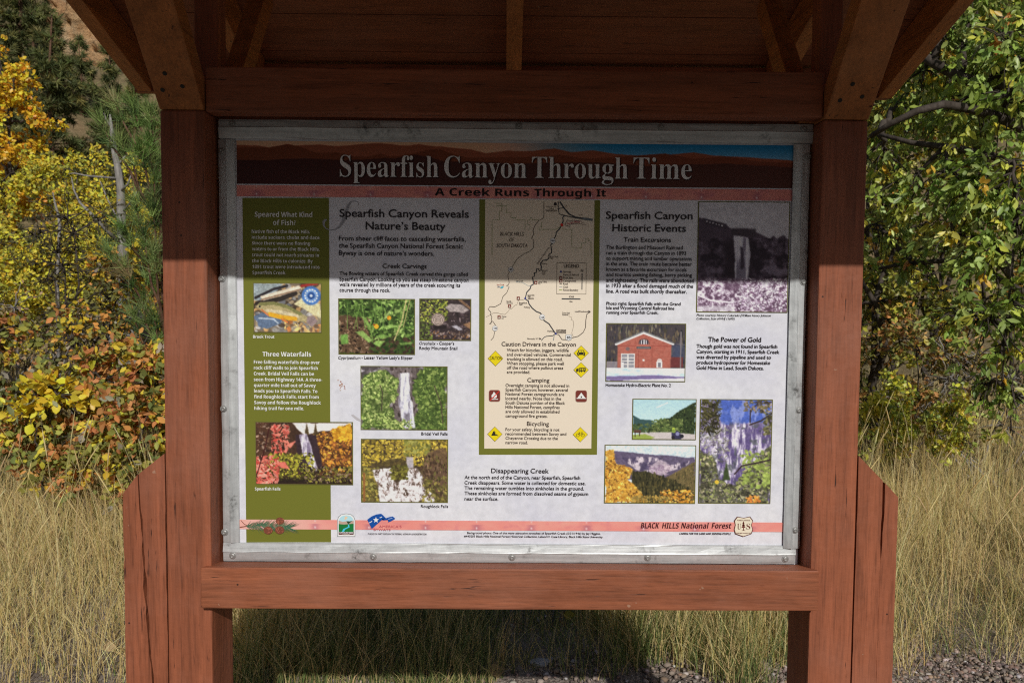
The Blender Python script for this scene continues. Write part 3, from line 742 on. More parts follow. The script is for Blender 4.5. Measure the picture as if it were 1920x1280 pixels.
line_px(G, [(1083.4, 815), (1086, 810.5), (1091, 810.5), (1088, 815), (1086, 810.5), (1085.4, 809)], 0.8, 5.5, DK); line_px(G, [(1092.6, 815), (1090.6, 809), (1092.4, 808.6)], 0.8, 5.5, DK)
G.build('bicycle_drawing', M_PRINT, SIGNS[4], colors=True)
def rrect(x0, y0, x1, y1, r, lay, col):
    pts = []
    for cx, cy, a0 in ((x1 - r, y0 + r, -90), (x1 - r, y1 - r, 0), (x0 + r, y1 - r, 90), (x0 + r, y0 + r, 180)):
        pts += [(cx + r * math.cos(math.radians(a0 + k * 30)), cy + r * math.sin(math.radians(a0 + k * 30))) for k in range(4)]
    poly_px(G, pts, lay, col)
CAMP = []
for x0, y0 in ((916.5, 730.5), (1079, 731.2)):
    G = MB()
    rrect(x0, y0, x0 + 21.5, y0 + 22, 4, 4.2, ink((150, 110, 98))); rrect(x0 + 0.9, y0 + 0.9, x0 + 20.6, y0 + 21.1, 3.4, 4.8, ink((112, 50, 42)))
    CAMP.append(G.build('recreation_symbol', M_PRINT, mapface, colors=True))
G = MB()
poly_px(G, [(1081.5, 746.5), (1089.7, 735.5), (1098, 746.5)], 5.4, WHITE); poly_px(G, [(1088, 745.3), (1089.7, 741.3), (1091.5, 745.3)], 5.9, ink((60, 40, 40))); poly_px(G, [(1080.6, 745.8), (1099, 745.8), (1099, 747), (1080.6, 747)], 5.6, WHITE)
G.build('tent_drawing', M_PRINT, CAMP[1], colors=True); G = MB()
poly_px(G, [(922, 745), (921.6, 740.5), (924.5, 737), (926, 733.5), (928.6, 737), (931.5, 740.5), (931.6, 744), (928.5, 746)], 5.4, WHITE); poly_px(G, [(920.5, 747.2), (933.8, 747.2), (933.8, 748.7), (920.5, 748.7)], 5.4, WHITE); line_px(G, [(936, 732.8), (919, 750)], 1.5, 6.2, ink((205, 50, 40)))
G.build('campfire_drawing', M_PRINT, CAMP[0], colors=True)

# ---------- emblems and decoration
D = MB()
_G = G; G = D
# byway badge
BD = [(632.7, 1004.8), (632.7, 974), (635, 967.5), (640, 963.3), (649.5, 961.6), (659, 963.3), (664, 967.5), (666.4, 974), (666.4, 1004.8)]
poly_px(D, BD, 4.6, ink((110, 118, 120))); cxm = 649.5
poly_px(D, [(cxm + (x - cxm) * 0.95, 984 + (y - 984) * 0.965) for x, y in BD], 5.1, ink((232, 232, 226)))
IN = [(635.5, 1000.8), (635.5, 975), (638, 969.5), (642, 966.3), (649.5, 964.8), (657, 966.3), (661, 969.5), (663.6, 975), (663.6, 1000.8)]
poly_px(D, IN, 5.6, ink((168, 206, 214)))
poly_px(D, [(635.5, 974.5), (643, 977), (649, 976), (656, 977.5), (663.6, 974.2), (663.6, 985), (635.5, 985)], 6.1, ink((176, 152, 138))); poly_px(D, [(650, 975.5), (656, 976), (661, 975), (654, 981), (652.8, 981)], 6.6, ink((50, 70, 50))); poly_px(D, [(635.5, 981), (645, 982), (663.6, 980.4), (663.6, 997), (635.5, 997)], 6.4, ink((28, 112, 56)))
poly_px(D, [(653, 982), (655, 982), (656, 987), (648, 991), (645, 996), (641.5, 996), (644, 990.5), (653, 986.4)], 7, ink((70, 186, 214))); poly_px(D, [(635.5, 996), (663.6, 996), (663.6, 1000.8), (635.5, 1000.8)], 7, ink((86, 40, 44)))
poly_px(D, [(645.8, 972.5), (647.5, 966), (649.5, 967.5), (652.5, 967.2), (651, 971), (648.5, 973)], 6.1, ink((214, 190, 160)))
D.build('byway_badge', M_PRINT, panel, colors=True); D = MB()
# byways flag and its star
NAVY = ink((22, 74, 150))
poly_px(D, [(688.8, 973.2), (697, 967), (706, 963.2), (715, 962), (718.8, 965), (724, 970.6), (716, 974), (697.5, 990.2)], 5.2, NAVY); poly_px(D, [(716.5, 971.6), (724, 970.4), (730, 968.2), (736.5, 967), (741.5, 971), (734.5, 975.6), (728.5, 978.2), (727.2, 973.6), (718, 974.6)], 5.2, NAVY)
def star(cx, cy, r, col, lay):
    for k in range(5):
        a = math.radians(-90 + k * 72); poly_px(D, [(cx, cy), (cx + r * 0.42 * math.cos(a - 0.628), cy + r * 0.42 * math.sin(a - 0.628)), (cx + r * math.cos(a), cy + r * math.sin(a)), (cx + r * 0.42 * math.cos(a + 0.628), cy + r * 0.42 * math.sin(a + 0.628))], lay, col)
star(705.3, 973.8, 5.8, ink((235, 235, 235)), 5.8)
line_px(D, [(692.6, 979), (698, 976)], 1.4, 5.8, ink((225, 228, 232))); line_px(D, [(712.4, 969.6), (716.6, 967.8)], 1.4, 5.8, ink((225, 228, 232))); line_px(D, [(728.4, 972.2), (736, 970)], 1.0, 5.8, ink((160, 180, 214)))
D.build('flag_emblem', M_PRINT, panel, colors=True); D = MB()
# forest shield
SH = [(1381.5, 967.3), (1394, 969.6), (1405.8, 967), (1411.6, 974.8), (1408.6, 983), (1411.4, 992), (1408.5, 1000), (1402, 1002.3), (1393, 1005.3), (1384.5, 1002.3), (1378, 1000), (1375.4, 992), (1377.6, 983), (1376, 974.8)]
poly_px(D, SH, 5.2, ink((92, 44, 40))); poly_px(D, [(1393.4 + (x - 1393.4) * 0.915, 986 + (y - 986) * 0.93) for x, y in SH], 5.8, ink((240, 206, 184)))
TD = ink((104, 52, 44))
for k, w in ((0, 2.1), (1, 3.0), (2, 4.0)): poly_px(D, [(1393.3 - w, 980.5 + k * 3.7), (1393.3, 975.5 + k * 3.2), (1393.3 + w, 980.5 + k * 3.7)], 6.4, TD)
poly_px(D, [(1392.7, 987), (1394, 987), (1394.2, 993), (1392.5, 993)], 6.5, TD); line_px(D, [(1390.4, 993.2), (1396.4, 993.2)], 0.9, 6.5, TD)
D.build('forest_shield', M_PRINT, panel, colors=True)
L2 = Lettering(); DKB = ink((70, 30, 34))
L2.line('BLACK', 1201.2, 1236, 989.2, 10.6, 'Z', DKB, 5.4); L2.line('HILLS', 1241, 1273, 989.4, 10.6, 'Z', DKB, 5.4); L2.line('National', 1276.7, 1328.5, 989.4, 10.6, 'T', DKB, 5.4); L2.line('Forest', 1333.8, 1371, 989.4, 10.6, 'T', DKB, 5.4)
L2.line('AMERICA\u2019S', 710.8, 753.3, 988.2, 4.4, 'M', ink((176, 84, 92)), 5.4); L2.line('BYWAYS', 700.8, 732.5, 993.8, 4.0, 'M', ink((176, 84, 92)), 5.4)
L2.line('U', 1381.5, 1388.8, 991, 11, 'S', TD, 6.6); L2.line('S', 1398.6, 1406, 991, 11, 'S', TD, 6.6); L2.line('FOREST SERVICE', 1381.5, 1405.5, 975.4, 2.5, 'B', TD, 6.6); L2.line('DEPARTMENT OF AGRICULTURE', 1380, 1407, 999.2, 2.0, 'B', TD, 6.6)
L2.line('SPEARFISH', 637, 662.2, 998.6, 2.9, 'B', ink((236, 230, 220)), 7.6); L2.line('CANYON', 643, 656, 1001.2, 1.9, 'B', ink((200, 190, 180)), 7.6)
L2.build('text_block', panel)
L3 = MB()
q = [(672.5, 384), (671, 379), (664.5, 376.8), (657.5, 379), (653, 386), (649.5, 396), (646.5, 406), (643, 416), (637, 425), (628.5, 430.5), (619, 431.5), (611, 428.5), (607.2, 422), (607.2, 416), (610, 412.5), (613.5, 412.3)]
wq = [1.2, 1.0, 1.2, 2.2, 4.6, 6.4, 6.8, 5.6, 3.4, 1.8, 1.4, 1.8, 3.2, 4.4, 4.2, 2.0]
Lf = []; Rt = []
for i, (x_, y_) in enumerate(q):
    x0_, y0_ = q[max(i - 1, 0)]; x1_, y1_ = q[min(i + 1, len(q) - 1)]; d_ = math.hypot(x1_ - x0_, y1_ - y0_); nx_, ny_ = -(y1_ - y0_) / d_ * wq[i] / 2, (x1_ - x0_) / d_ * wq[i] / 2
    Lf.append(P(x_ + nx_, y_ + ny_)); Rt.append(P(x_ - nx_, y_ - ny_))
L3.add([(x_, -LAY * 2.2, z_) for x_, z_ in Lf] + [(x_, -LAY * 2.2, z_) for x_, z_ in Rt], [(i, i + 1, i + 1 + len(q), i + len(q)) for i in range(len(q) - 1)], ink((146, 146, 152)))
L3.build('ornamental_initial', M_PRINT, panel, colors=True)

# pine sprig with cones over the footer band
B = MB(); rr = random.Random(4)
line_px(B, [(449, 987.5), (465, 985), (490, 984.5), (520, 985), (545, 988)], 1.6, 5, ink((118, 66, 52))); line_px(B, [(452, 974), (458, 981), (466, 985)], 1.1, 5, ink((118, 66, 52)))
for i in range(300):
    u = rr.random(); x = 462 + u * 82; y = 985 + 3 * u * u; sgn = rr.choice((-1, 1)); L = rr.uniform(9, 22) * (0.8 if u < 0.2 else 1); an = math.radians(rr.uniform(18, 62)) * sgn
    if u > 0.85: an *= 0.6; L *= 1.25
    g = rr.random(); cN = ink((52 + 40 * g, 92 + 26 * g, 74 + 10 * g)) if rr.random() < 0.78 else ink((142, 116, 96))
    ex, ey = x + L * math.cos(an), y + L * math.sin(an) * 0.95
    n = (-(ey - y) / L * 0.5, (ex - x) / L * 0.5)
    poly_px(B, [(x + n[0], y + n[1]), (ex, ey), (x - n[0], y - n[1])], 5.4 + 0.3 * rr.random(), cN)
for cx, cy, r in ((525.5, 975.5, 7.6), (503.5, 993, 8.2), (525, 992.5, 8.4)):
    poly_px(B, [(cx + r * 1.05 * math.cos(k * math.pi / 7), cy + r * 0.9 * math.sin(k * math.pi / 7)) for k in range(14)], 6, ink((112, 66, 50)))
    for k in range(34):
        a = rr.uniform(0, 6.28); q = r * math.sqrt(rr.random()) * 0.95; x = cx + q * math.cos(a); y = cy + q * 0.85 * math.sin(a); g = rr.random()
        poly_px(B, [(x - 1.3, y - 0.7), (x + 1.3, y - 0.7), (x, y + 1.3)], 6.4 + rr.random() * 0.3, ink((108 + 66 * g, 62 + 40 * g, 46 + 34 * g)))
B.build('pine_sprig_print', M_PRINT, panel, colors=True)
G = _G
COL.objects.unlink(_to); bpy.data.objects.remove(_to)

# scuff of bird droppings / stain and a grey rub mark
S_ = MB(); rr = random.Random(9)
for i in range(26):
    x = 640 + rr.gauss(0, 3.4); y = 722 + rr.gauss(0, 5); r = rr.uniform(0.5, 1.7)
    poly_px(S_, [(x + r * rr.uniform(0.6, 1.2) * math.cos(k * 1.05), y + r * rr.uniform(0.6, 1.2) * math.sin(k * 1.05)) for k in range(6)], 1.5 + 0.2 * rr.random(), ink(rr.choice(((176, 140, 124), (190, 176, 170), (150, 100, 84)))))
S_.build('stain', M_PRINT, panel, colors=True); S_ = MB()
poly_px(S_, [(658, 778), (662, 776.5), (675, 785.5), (676, 790), (668, 786.5)], 1.4, ink((176, 172, 176)))
S_.build('rub_mark', M_PRINT, panel, colors=True)

# ---------- galvanised edge strips with their screws
def strip(name, a0, a1, b0, b1, horizontal, mat, y0, seed, crease=0.55):
    """sheet strip with a folded crease along its length; (a0,a1) along, (b0,b1) across, outer edge first"""
    rr = random.Random(seed); mb = MB(); nl = 28
    prof = [(0.0, y0), (0.0, y0 - 0.0022), (0.12, y0 - 0.003), (crease - 0.04, y0 - 0.0036), (crease, y0 - 0.0062), (crease + 0.05, y0 - 0.0056), (0.93, y0 - 0.0026), (1.0, y0 - 0.0022), (1.0, y0)]
    rows = []
    for i in range(nl + 1):
        t = a0 + (a1 - a0) * i / nl; row = []
        wob = rr.uniform(-0.0004, 0.0004)
        for j, (u, y) in enumerate(prof):
            b = b0 + (b1 - b0) * u + (rr.uniform(-0.0003, 0.0003) if j not in (0, 8) else 0)
            yy = y + (wob + rr.uniform(-0.0003, 0.0003) if 1 < j < 7 else 0)
            row.append((t, yy, b) if horizontal else (b, yy, t))
        rows.append(row)
    n = len(prof)
    fs = []
    for i in range(nl):
        for k in range(n - 1): fs.append((i * n + k, i * n + k + 1, (i + 1) * n + k + 1, (i + 1) * n + k))
    fs.append(tuple(range(n))); fs.append(tuple(nl * n + k for k in range(n - 1, -1, -1)))
    mb.add([p for r in rows for p in r], fs)
    o = mb.build(name, mat, panel)
    bm = bmesh.new(); bm.from_mesh(o.data); bmesh.ops.recalc_face_normals(bm, faces=bm.faces); bm.to_mesh(o.data); bm.free()
    return o
s_top = strip('edge_strip', -0.5965, 0.6035, 1.8635, 1.8255, True, M_GX, -0.0035, 1, 0.42)
s_left = strip('edge_strip', 0.9985, 1.8235, -0.5985, -0.565, False, M_GZ, -0.0015, 2, 0.5)
s_right = strip('edge_strip', 0.9935, 1.8235, 0.599, 0.5655, False, M_GZ, -0.004, 3, 0.5)
s_bot = strip('edge_strip', -0.5985, 0.592, 0.9595, 0.998, True, M_GX, -0.0012, 4, 0.52)
def screw(px, py, par, y):
    x, _, z = at(px, py, y); mb = MB()
    prof = [(0.0074, 0.001), (0.0074, -0.0008), (0.0066, -0.0014), (0.0050, -0.0015), (0.0046, -0.0030), (0.0030, -0.0038), (0.0022, -0.0032), (0.0006, -0.0030)]
    n = 16
    vs = [(x + r * math.cos(2 * math.pi * k / n), y + d, z + r * math.sin(2 * math.pi * k / n)) for r, d in prof for k in range(n)]
    fs = [(i * n + k, i * n + (k + 1) % n, (i + 1) * n + (k + 1) % n, (i + 1) * n + k) for i in range(len(prof) - 1) for k in range(n)] + [tuple((len(prof) - 1) * n + k for k in range(n))]
    mb.add(vs, fs); mb.build('screw', M_SCREW, par)
for q in ((436, 232), (706, 235), (972.7, 237), (1239.5, 239.5), (1506.8, 242.5)): screw(*q, s_top, -0.0064)
for q in ((416, 283.6), (416.5, 522.5), (419.5, 766), (421.5, 997)): screw(*q, s_left, -0.0045)
for q in ((1513.5, 293.4), (1506.3, 528.8), (1497.3, 768.5), (1490.3, 993)): screw(*q, s_right, -0.007)
for q in ((436.5, 1040.8), (700, 1043), (960, 1044), (1214, 1044.5), (1472, 1047)): screw(*q, s_bot, -0.0044)
# ------------------------------------------------------------------ the photographs printed on the panel, painted cell by cell
def sg(a, x): return smooth(x - 0.075, x + 0.075, a)
class Pic:
    def __init__(s, w, h, base, seed=0):
        s.soft = 0.0
        s.w, s.h = w, h; s.a = np.zeros((h, w, 3)); s.a[:] = base; s.r = np.random.RandomState(seed)
        s.Y, s.X = np.mgrid[0:h, 0:w]; s.X = (s.X + 0.5) / w; s.Y = (s.Y + 0.5) / h; s.asp = w / h
    def noise(s, fx, fy=None, oct=3, rough=0.55):
        fy = fy or fx; o = np.zeros((s.h, s.w)); amp = 1.0; tot = 0
        for _ in range(oct):
            g = s.r.rand(int(fy) + 3, int(fx) + 3); x = s.X * fx; y = s.Y * fy
            xi, yi = x.astype(int), y.astype(int); u = x - xi; v = y - yi; u = u * u * (3 - 2 * u); v = v * v * (3 - 2 * v)
            o += amp * ((g[yi, xi] * (1 - u) + g[yi, xi + 1] * u) * (1 - v) + (g[yi + 1, xi] * (1 - u) + g[yi + 1, xi + 1] * u) * v)
            tot += amp; amp *= rough; fx *= 2; fy *= 2
        return o / tot
    def put(s, m, c):
        m = np.clip(m, 0, 1)[..., None]; s.a = s.a * (1 - m) + np.asarray(c, float) * m; return s
    def box(s, x0, y0, x1, y1, c, a=1.0, soft=0.0):
        if soft: m = smooth(x0 - soft, x0 + soft, s.X) * (1 - smooth(x1 - soft, x1 + soft, s.X)) * smooth(y0 - soft, y0 + soft, s.Y) * (1 - smooth(y1 - soft, y1 + soft, s.Y))
        else: m = ((s.X >= x0) & (s.X <= x1) & (s.Y >= y0) & (s.Y <= y1)) * 1.0
        return s.put(m * a, c)
    def pmask(s, pts, warp=0.0, f=8):
        X, Y = s.X, s.Y
        if warp: X = X + warp * (s.noise(f) - 0.5) * 2; Y = Y + warp * (s.noise(f) - 0.5) * 2
        m = np.zeros(X.shape, bool); n = len(pts)
        for i in range(n):
            (xa, ya), (xb, yb) = pts[i], pts[(i + 1) % n]
            if ya == yb: continue
            m ^= ((ya > Y) != (yb > Y)) & (X < (xb - xa) * (Y - ya) / (yb - ya) + xa)
        m = m * 1.0
        for _ in range(2):           # soft photographic edge
            q = np.pad(m, 1, mode='edge'); m = (q[1:-1, 1:-1] * 2 + q[:-2, 1:-1] + q[2:, 1:-1] + q[1:-1, :-2] + q[1:-1, 2:]) / 6
        return m
    def poly(s, pts, c, a=1.0, warp=0.0, f=8): return s.put(s.pmask(pts, warp, f) * a, c)
    def line(s, pts, w, c, a=1.0):
        d = np.full(s.X.shape, 9.0)
        for (xa, ya), (xb, yb) in zip(pts[:-1], pts[1:]):
            dx, dy = (xb - xa) * s.asp, yb - ya; L = dx * dx + dy * dy + 1e-9
            px, py = (s.X - xa) * s.asp, s.Y - ya; t = np.clip((px * dx + py * dy) / L, 0, 1)
            d = np.minimum(d, np.hypot(px - t * dx, py - t * dy))
        return s.put(a * (1 - smooth(w * 0.35, w * 0.75, d)), c)
    def disc(s, cx, cy, r, c, a=1.0, ry=None):
        d = np.hypot((s.X - cx) * s.asp / r, (s.Y - cy) / (ry or r)); return s.put(a * (1 - smooth(0.85, 1.1, d)), c)
    def dabs(s, n, x0, y0, x1, y1, r, cols, asp=(0.4, 0.9), ang=(0, 3.14), a=0.9, mask=None):
        """n little elliptical dabs: leaves, stones, tufts"""
        cols = np.asarray(cols, float)
        for _ in range(int(n * 1.9)):
            cx, cy = s.r.uniform(x0, x1), s.r.uniform(y0, y1)
            if mask is not None and mask[min(s.h - 1, max(0, int(cy * s.h))), min(s.w - 1, max(0, int(cx * s.w)))] < 0.5: continue
            R = (r[0] * 0.75 + (r[1] - r[0]) * s.r.rand() ** 2.2) * s.h; k = s.r.uniform(*asp); an = s.r.uniform(*ang)
            px, py = cx * s.w, cy * s.h; q = int(R + 2)
            xa, xb, ya, yb = max(0, int(px) - q), min(s.w, int(px) + q + 1), max(0, int(py) - q), min(s.h, int(py) + q + 1)
            if xa >= xb or ya >= yb: continue
            yy, xx = np.mgrid[ya:yb, xa:xb]; xx = xx + 0.5 - px; yy = yy + 0.5 - py
            d = np.hypot((xx * math.cos(an) + yy * math.sin(an)) / R, (-xx * math.sin(an) + yy * math.cos(an)) / (R * k))
            m = (a * np.clip((1.15 - d) / 0.4, 0, 1))[..., None]
            c = cols[s.r.randint(len(cols))] * s.r.uniform(0.78, 1.18)
            s.a[ya:yb, xa:xb] = s.a[ya:yb, xa:xb] * (1 - m) + c * m
        return s
    def grain(s, k=0.12, f=30):
        s.a *= (1 + k * 2 * (s.noise(f * s.asp, f, 3, 0.8) - 0.5))[..., None]; return s
    def build(s, name, rect, lay, label=None, parent=None):
        x0, y0, x1, y1 = rect; A = P((x0), y0); Bq = P(x1, y1)
        xs = np.linspace(A[0], Bq[0], s.w + 1); zs = np.linspace(A[1], Bq[1], s.h + 1)
        if s.soft:
            p_ = np.pad(s.a, ((1, 1), (1, 1), (0, 0)), mode='edge'); k = s.soft
            s.a = s.a * (1 - k) + k * (p_[:-2, 1:-1] + p_[2:, 1:-1] + p_[1:-1, :-2] + p_[1:-1, 2:]) / 4
            g = s.a.mean(2, keepdims=True); s.a = s.a * 0.86 + g * 0.14
            s.a *= 1 + 0.07 * (s.r.rand(s.h, s.w, 1) - 0.5)
        c = ink(np.clip(s.a, 4, 250))
        cp = np.pad(c, ((0, 1), (0, 1), (0, 0)), mode='edge')
        XX, ZZ = np.meshgrid(xs, zs); V = np.stack([XX, np.full(XX.shape, -LAY * lay), ZZ], -1).reshape(-1, 3)
        i = np.arange((s.h + 1) * (s.w + 1)).reshape(s.h + 1, s.w + 1)
        F = np.stack([i[:-1, :-1], i[1:, :-1], i[1:, 1:], i[:-1, 1:]], -1).reshape(-1, 4)
        o = np_mesh(name, V, F, cp.reshape(-1, 3), M_PRINT, parent or panel)
        if label: o['label'] = label
        return o
def photo(pic, rect, label):
    x0, y0, x1, y1 = rect; fb = MB()
    quad_px(fb, x0, y0, x1, y1, 3, FRAMEC)
    f = fb.build('photo_border', M_PRINT, panel, colors=True)
    f['label'] = label
    pic.soft = 0.45
    pic.build('photo_print', (x0 + 1.7, y0 + 1.7, x1 - 1.7, y1 - 1.7), 4.2, None, f)
def size(rect, k=0.95): return int((rect[2] - rect[0]) * k), int((rect[3] - rect[1]) * k)

# header: dusk sky fading to blue over three ridges
r = (443.5, 264, 1486, 353.4); w, h = 800, 66
p = Pic(w, h, (0, 0, 0), 11)
tx = p.X[..., None]; ty = p.Y[..., None]
skyL = np.array((236, 172, 140)) * (1 - ty * 0.6) + np.array((245, 190, 150)) * ty * 0.6
skyR = np.array((20, 120, 176)) * (1 - np.clip(ty * 2.6, 0, 1)) + np.array((120, 178, 222)) * np.clip(ty * 2.6, 0, 1)
mixk = np.clip((tx - 0.42) / 0.28, 0, 1); mixk = mixk * mixk * (3 - 2 * mixk)
p.a = skyL * (1 - mixk) + skyR * mixk
def ridge(pts, c, c2, jag):
    xs, ys = zip(*pts); y = np.interp(p.X[0], xs, ys)
    n = Pic(w, 1, (0, 0, 0), int(jag * 1000)); y = y + jag * (n.noise(60, 1, 3)[0] - 0.5)
    m = np.clip((p.Y - y[None, :]) * h + 0.5, 0, 1)
    col = np.asarray(c)[None, None] * (1 - p.X[..., None]) + np.asarray(c2)[None, None] * p.X[..., None]
    p.a = p.a * (1 - m[..., None]) + col * m[..., None]
def HX(x): return x / 1920 * 0.4985           # crop of the left half, 1920 wide
far = [(HX(x), (y - 30) / 310) for x, y in ((0, 62), (150, 66), (230, 80), (430, 62), (560, 55), (700, 66), (900, 45), (1000, 42), (1120, 55), (1190, 58), (1255, 46), (1340, 58), (1420, 62), (1470, 68), (1540, 74), (1620, 82), (1720, 106), (1880, 86), (1920, 90))] + [(0.53, 0.19), (0.57, 0.12), (0.60, 0.21), (0.64, 0.16), (0.68, 0.24), (0.73, 0.28), (0.78, 0.24), (0.82, 0.19), (0.86, 0.26), (0.93, 0.30), (1, 0.36)]
ridge(far, (146, 84, 62), (150, 82, 58), 0.02)
mid = [(HX(x), (y - 30) / 310) for x, y in ((0, 84), (100, 78), (230, 80), (350, 53), (440, 72), (560, 118), (680, 108), (820, 138), (920, 138), (1000, 116), (1060, 138), (1200, 122), (1320, 86), (1400, 80), (1480, 110), (1600, 142), (1750, 136), (1920, 132))] + [(0.54, 0.33), (0.58, 0.27), (0.63, 0.36), (0.70, 0.29), (0.77, 0.22), (0.82, 0.34), (0.88, 0.27), (0.93, 0.38), (1, 0.42)]
ridge(mid, (116, 62, 40), (122, 62, 42), 0.02)
near = [(HX(x), (y - 30) / 310) for x, y in ((0, 168), (200, 172), (350, 158), (520, 156), (700, 166), (920, 158), (1100, 146), (1240, 122), (1350, 142), (1450, 172), (1600, 166), (1920, 182))] + [(0.56, 0.46), (0.65, 0.44), (0.74, 0.52), (0.82, 0.47), (0.88, 0.44), (1, 0.52)]
ridge(near, (66, 34, 32), (84, 46, 38), 0.03)
p.grain(0.05, 20)
p.build('header_print', r, 1.6, 'dusk mountain ridges under a sky turning from orange to blue')
for nm, r, sd in (('pink_band', (443.8, 347, 1485.5, 376.8), 5), ('pink_band', (449, 973, 1467, 996.6), 6)):
    p = Pic(620, 16, (206, 128, 120), sd)
    n = p.noise(26, 1, 4); n2 = p.noise(90, 3, 3)
    p.put((n - 0.35) * 1.6, (226, 158, 144)); p.put((0.5 - n2) * 1.6, (176, 106, 118))
    if sd == 6: p.put(smooth(0.12, 0.05, p.X) * 0 + (1 - smooth(0.10, 0.2, p.X)) * 0.7, (240, 190, 178)); p.put(0.35 + 0 * n, (232, 150, 138))
    for k in range(10):
        cx = 0.04 + k * 0.1 + p.r.uniform(-0.004, 0.004)
        p.put(0.5 * np.exp(-((p.X - cx) / 0.008) ** 2) * (p.Y > 0.45), (150, 90, 110)); p.put(0.8 * np.exp(-((p.X - cx) / 0.0014) ** 2 - ((p.Y - 0.8) / 0.12) ** 2), (240, 225, 222)); p.put(0.6 * np.exp(-((p.X - cx) / 0.0012) ** 2 - ((p.Y - 0.14) / 0.1) ** 2), (236, 220, 218))
    p.build(nm, r, 1.9 if sd == 5 else 2.6)

# 1 brook trout on stones beside a rod
r = (474.5, 529.5, 603.8, 624.5); w, h = size(r, 1.1); p = Pic(w, h, (120, 104, 84), 21)
p.dabs(150, 0, 0, 1, 1, (0.05, 0.14), ((150, 130, 100), (110, 112, 118), (70, 56, 44), (196, 150, 90), (170, 165, 160)), (0.5, 0.9))
p.poly([(0, 0), (0.45, 0), (0.3, 0.25), (0, 0.38)], (146, 164, 172), 0.8, 0.03); p.line([(0.03, 0.3), (0.3, 0.12), (0.5, 0.05)], 0.05, (50, 46, 50)); p.line([(0.05, 0.42), (0.4, 0.32), (0.62, 0.2)], 0.09, (52, 44, 40))
p.poly([(0.72, 0.3), (1, 0.42), (1, 0.72), (0.85, 0.6), (0.6, 0.42)], (226, 214, 160), 0.95, 0.02)
p.poly([(0.1, 0.27), (0.68, 0.04), (0.72, 0.12), (0.14, 0.36)], (226, 208, 182)); p.line([(0.12, 0.34), (0.7, 0.12)], 0.03, (150, 120, 96)); p.line([(0.72, 0.05), (0.95, 0.0)], 0.05, (160, 44, 40))
p.disc(0.86, 0.25, 0.2, (64, 112, 186)); p.disc(0.86, 0.25, 0.15, (110, 150, 206))
for k in range(14): p.disc(0.86 + 0.125 / p.asp * math.cos(k * 0.449), 0.25 + 0.125 * math.sin(k * 0.449), 0.018, (214, 222, 236))
p.disc(0.86, 0.25, 0.08, (40, 80, 150)); p.disc(0.86, 0.25, 0.03, (190, 200, 220))
p.poly([(0.02, 0.68), (0.1, 0.62), (0.42, 0.72), (0.4, 0.82), (0.2, 0.95), (0.08, 0.9)], (92, 112, 142), 1, 0.03); p.line([(0.08, 0.72), (0.3, 0.74), (0.36, 0.82)], 0.03, (170, 184, 200))
p.dabs(40, 0.45, 0.74, 1, 1, (0.04, 0.09), ((206, 120, 60), (190, 150, 90), (220, 190, 110), (120, 90, 70), (160, 150, 130)))
fish = [(0.03, 0.47), (0.1, 0.4), (0.28, 0.38), (0.5, 0.45), (0.66, 0.58), (0.8, 0.68), (0.9, 0.66), (0.96, 0.78), (0.86, 0.9), (0.78, 0.8), (0.6, 0.76), (0.4, 0.74), (0.24, 0.68), (0.12, 0.58)]
p.poly(fish, (176, 160, 110)); p.line([(0.1, 0.43), (0.3, 0.41), (0.5, 0.48), (0.7, 0.63)], 0.06, (124, 122, 70)); p.line([(0.2, 0.56), (0.45, 0.6), (0.65, 0.68)], 0.06, (206, 190, 150)); p.line([(0.24, 0.64), (0.42, 0.7), (0.62, 0.73)], 0.08, (240, 166, 30)); p.poly([(0.8, 0.68), (0.9, 0.66), (0.96, 0.78), (0.86, 0.9), (0.79, 0.8)], (146, 124, 124)); p.disc(0.09, 0.48, 0.022, (40, 40, 46)); p.line([(0.12, 0.55), (0.22, 0.66)], 0.03, (210, 120, 70)); p.line([(0.42, 0.74), (0.5, 0.8)], 0.03, (230, 120, 50))
p.grain(0.22, 28); photo(p, r, 'photo of a brook trout lying by a fly rod with a blue reel')
# 2 yellow lady slipper
r = (634.3, 559.3, 778.3, 665); w, h = size(r, 1.05); p = Pic(w, h, (60, 82, 34), 22)
p.dabs(420, 0, 0, 1, 0.75, (0.02, 0.07), ((84, 120, 44), (120, 158, 66), (52, 78, 30), (34, 52, 24), (150, 180, 90)), (0.25, 0.6)); p.poly([(0, 0.3), (0.3, 0.34), (0.42, 0.6), (0.4, 1), (0, 1)], (96, 70, 50), 0.95, 0.05)
p.dabs(200, 0, 0.34, 0.42, 1, (0.01, 0.04), ((140, 104, 76), (60, 42, 32), (170, 140, 110), (90, 64, 46), (40, 30, 24))); p.dabs(80, 0.4, 0.7, 1, 1, (0.02, 0.06), ((60, 44, 34), (84, 60, 44), (40, 60, 26)))
for k in range(16): x = p.r.uniform(0.05, 0.98); p.line([(x, 0.55), (x + p.r.uniform(-0.1, 0.1), p.r.uniform(0.0, 0.2))], 0.014, (110, 150, 62), 0.7)
p.line([(0.9, 0), (0.84, 0.4), (0.74, 0.75)], 0.022, (186, 176, 110)); p.line([(0.95, 0.0), (0.86, 0.5)], 0.014, (170, 160, 96))
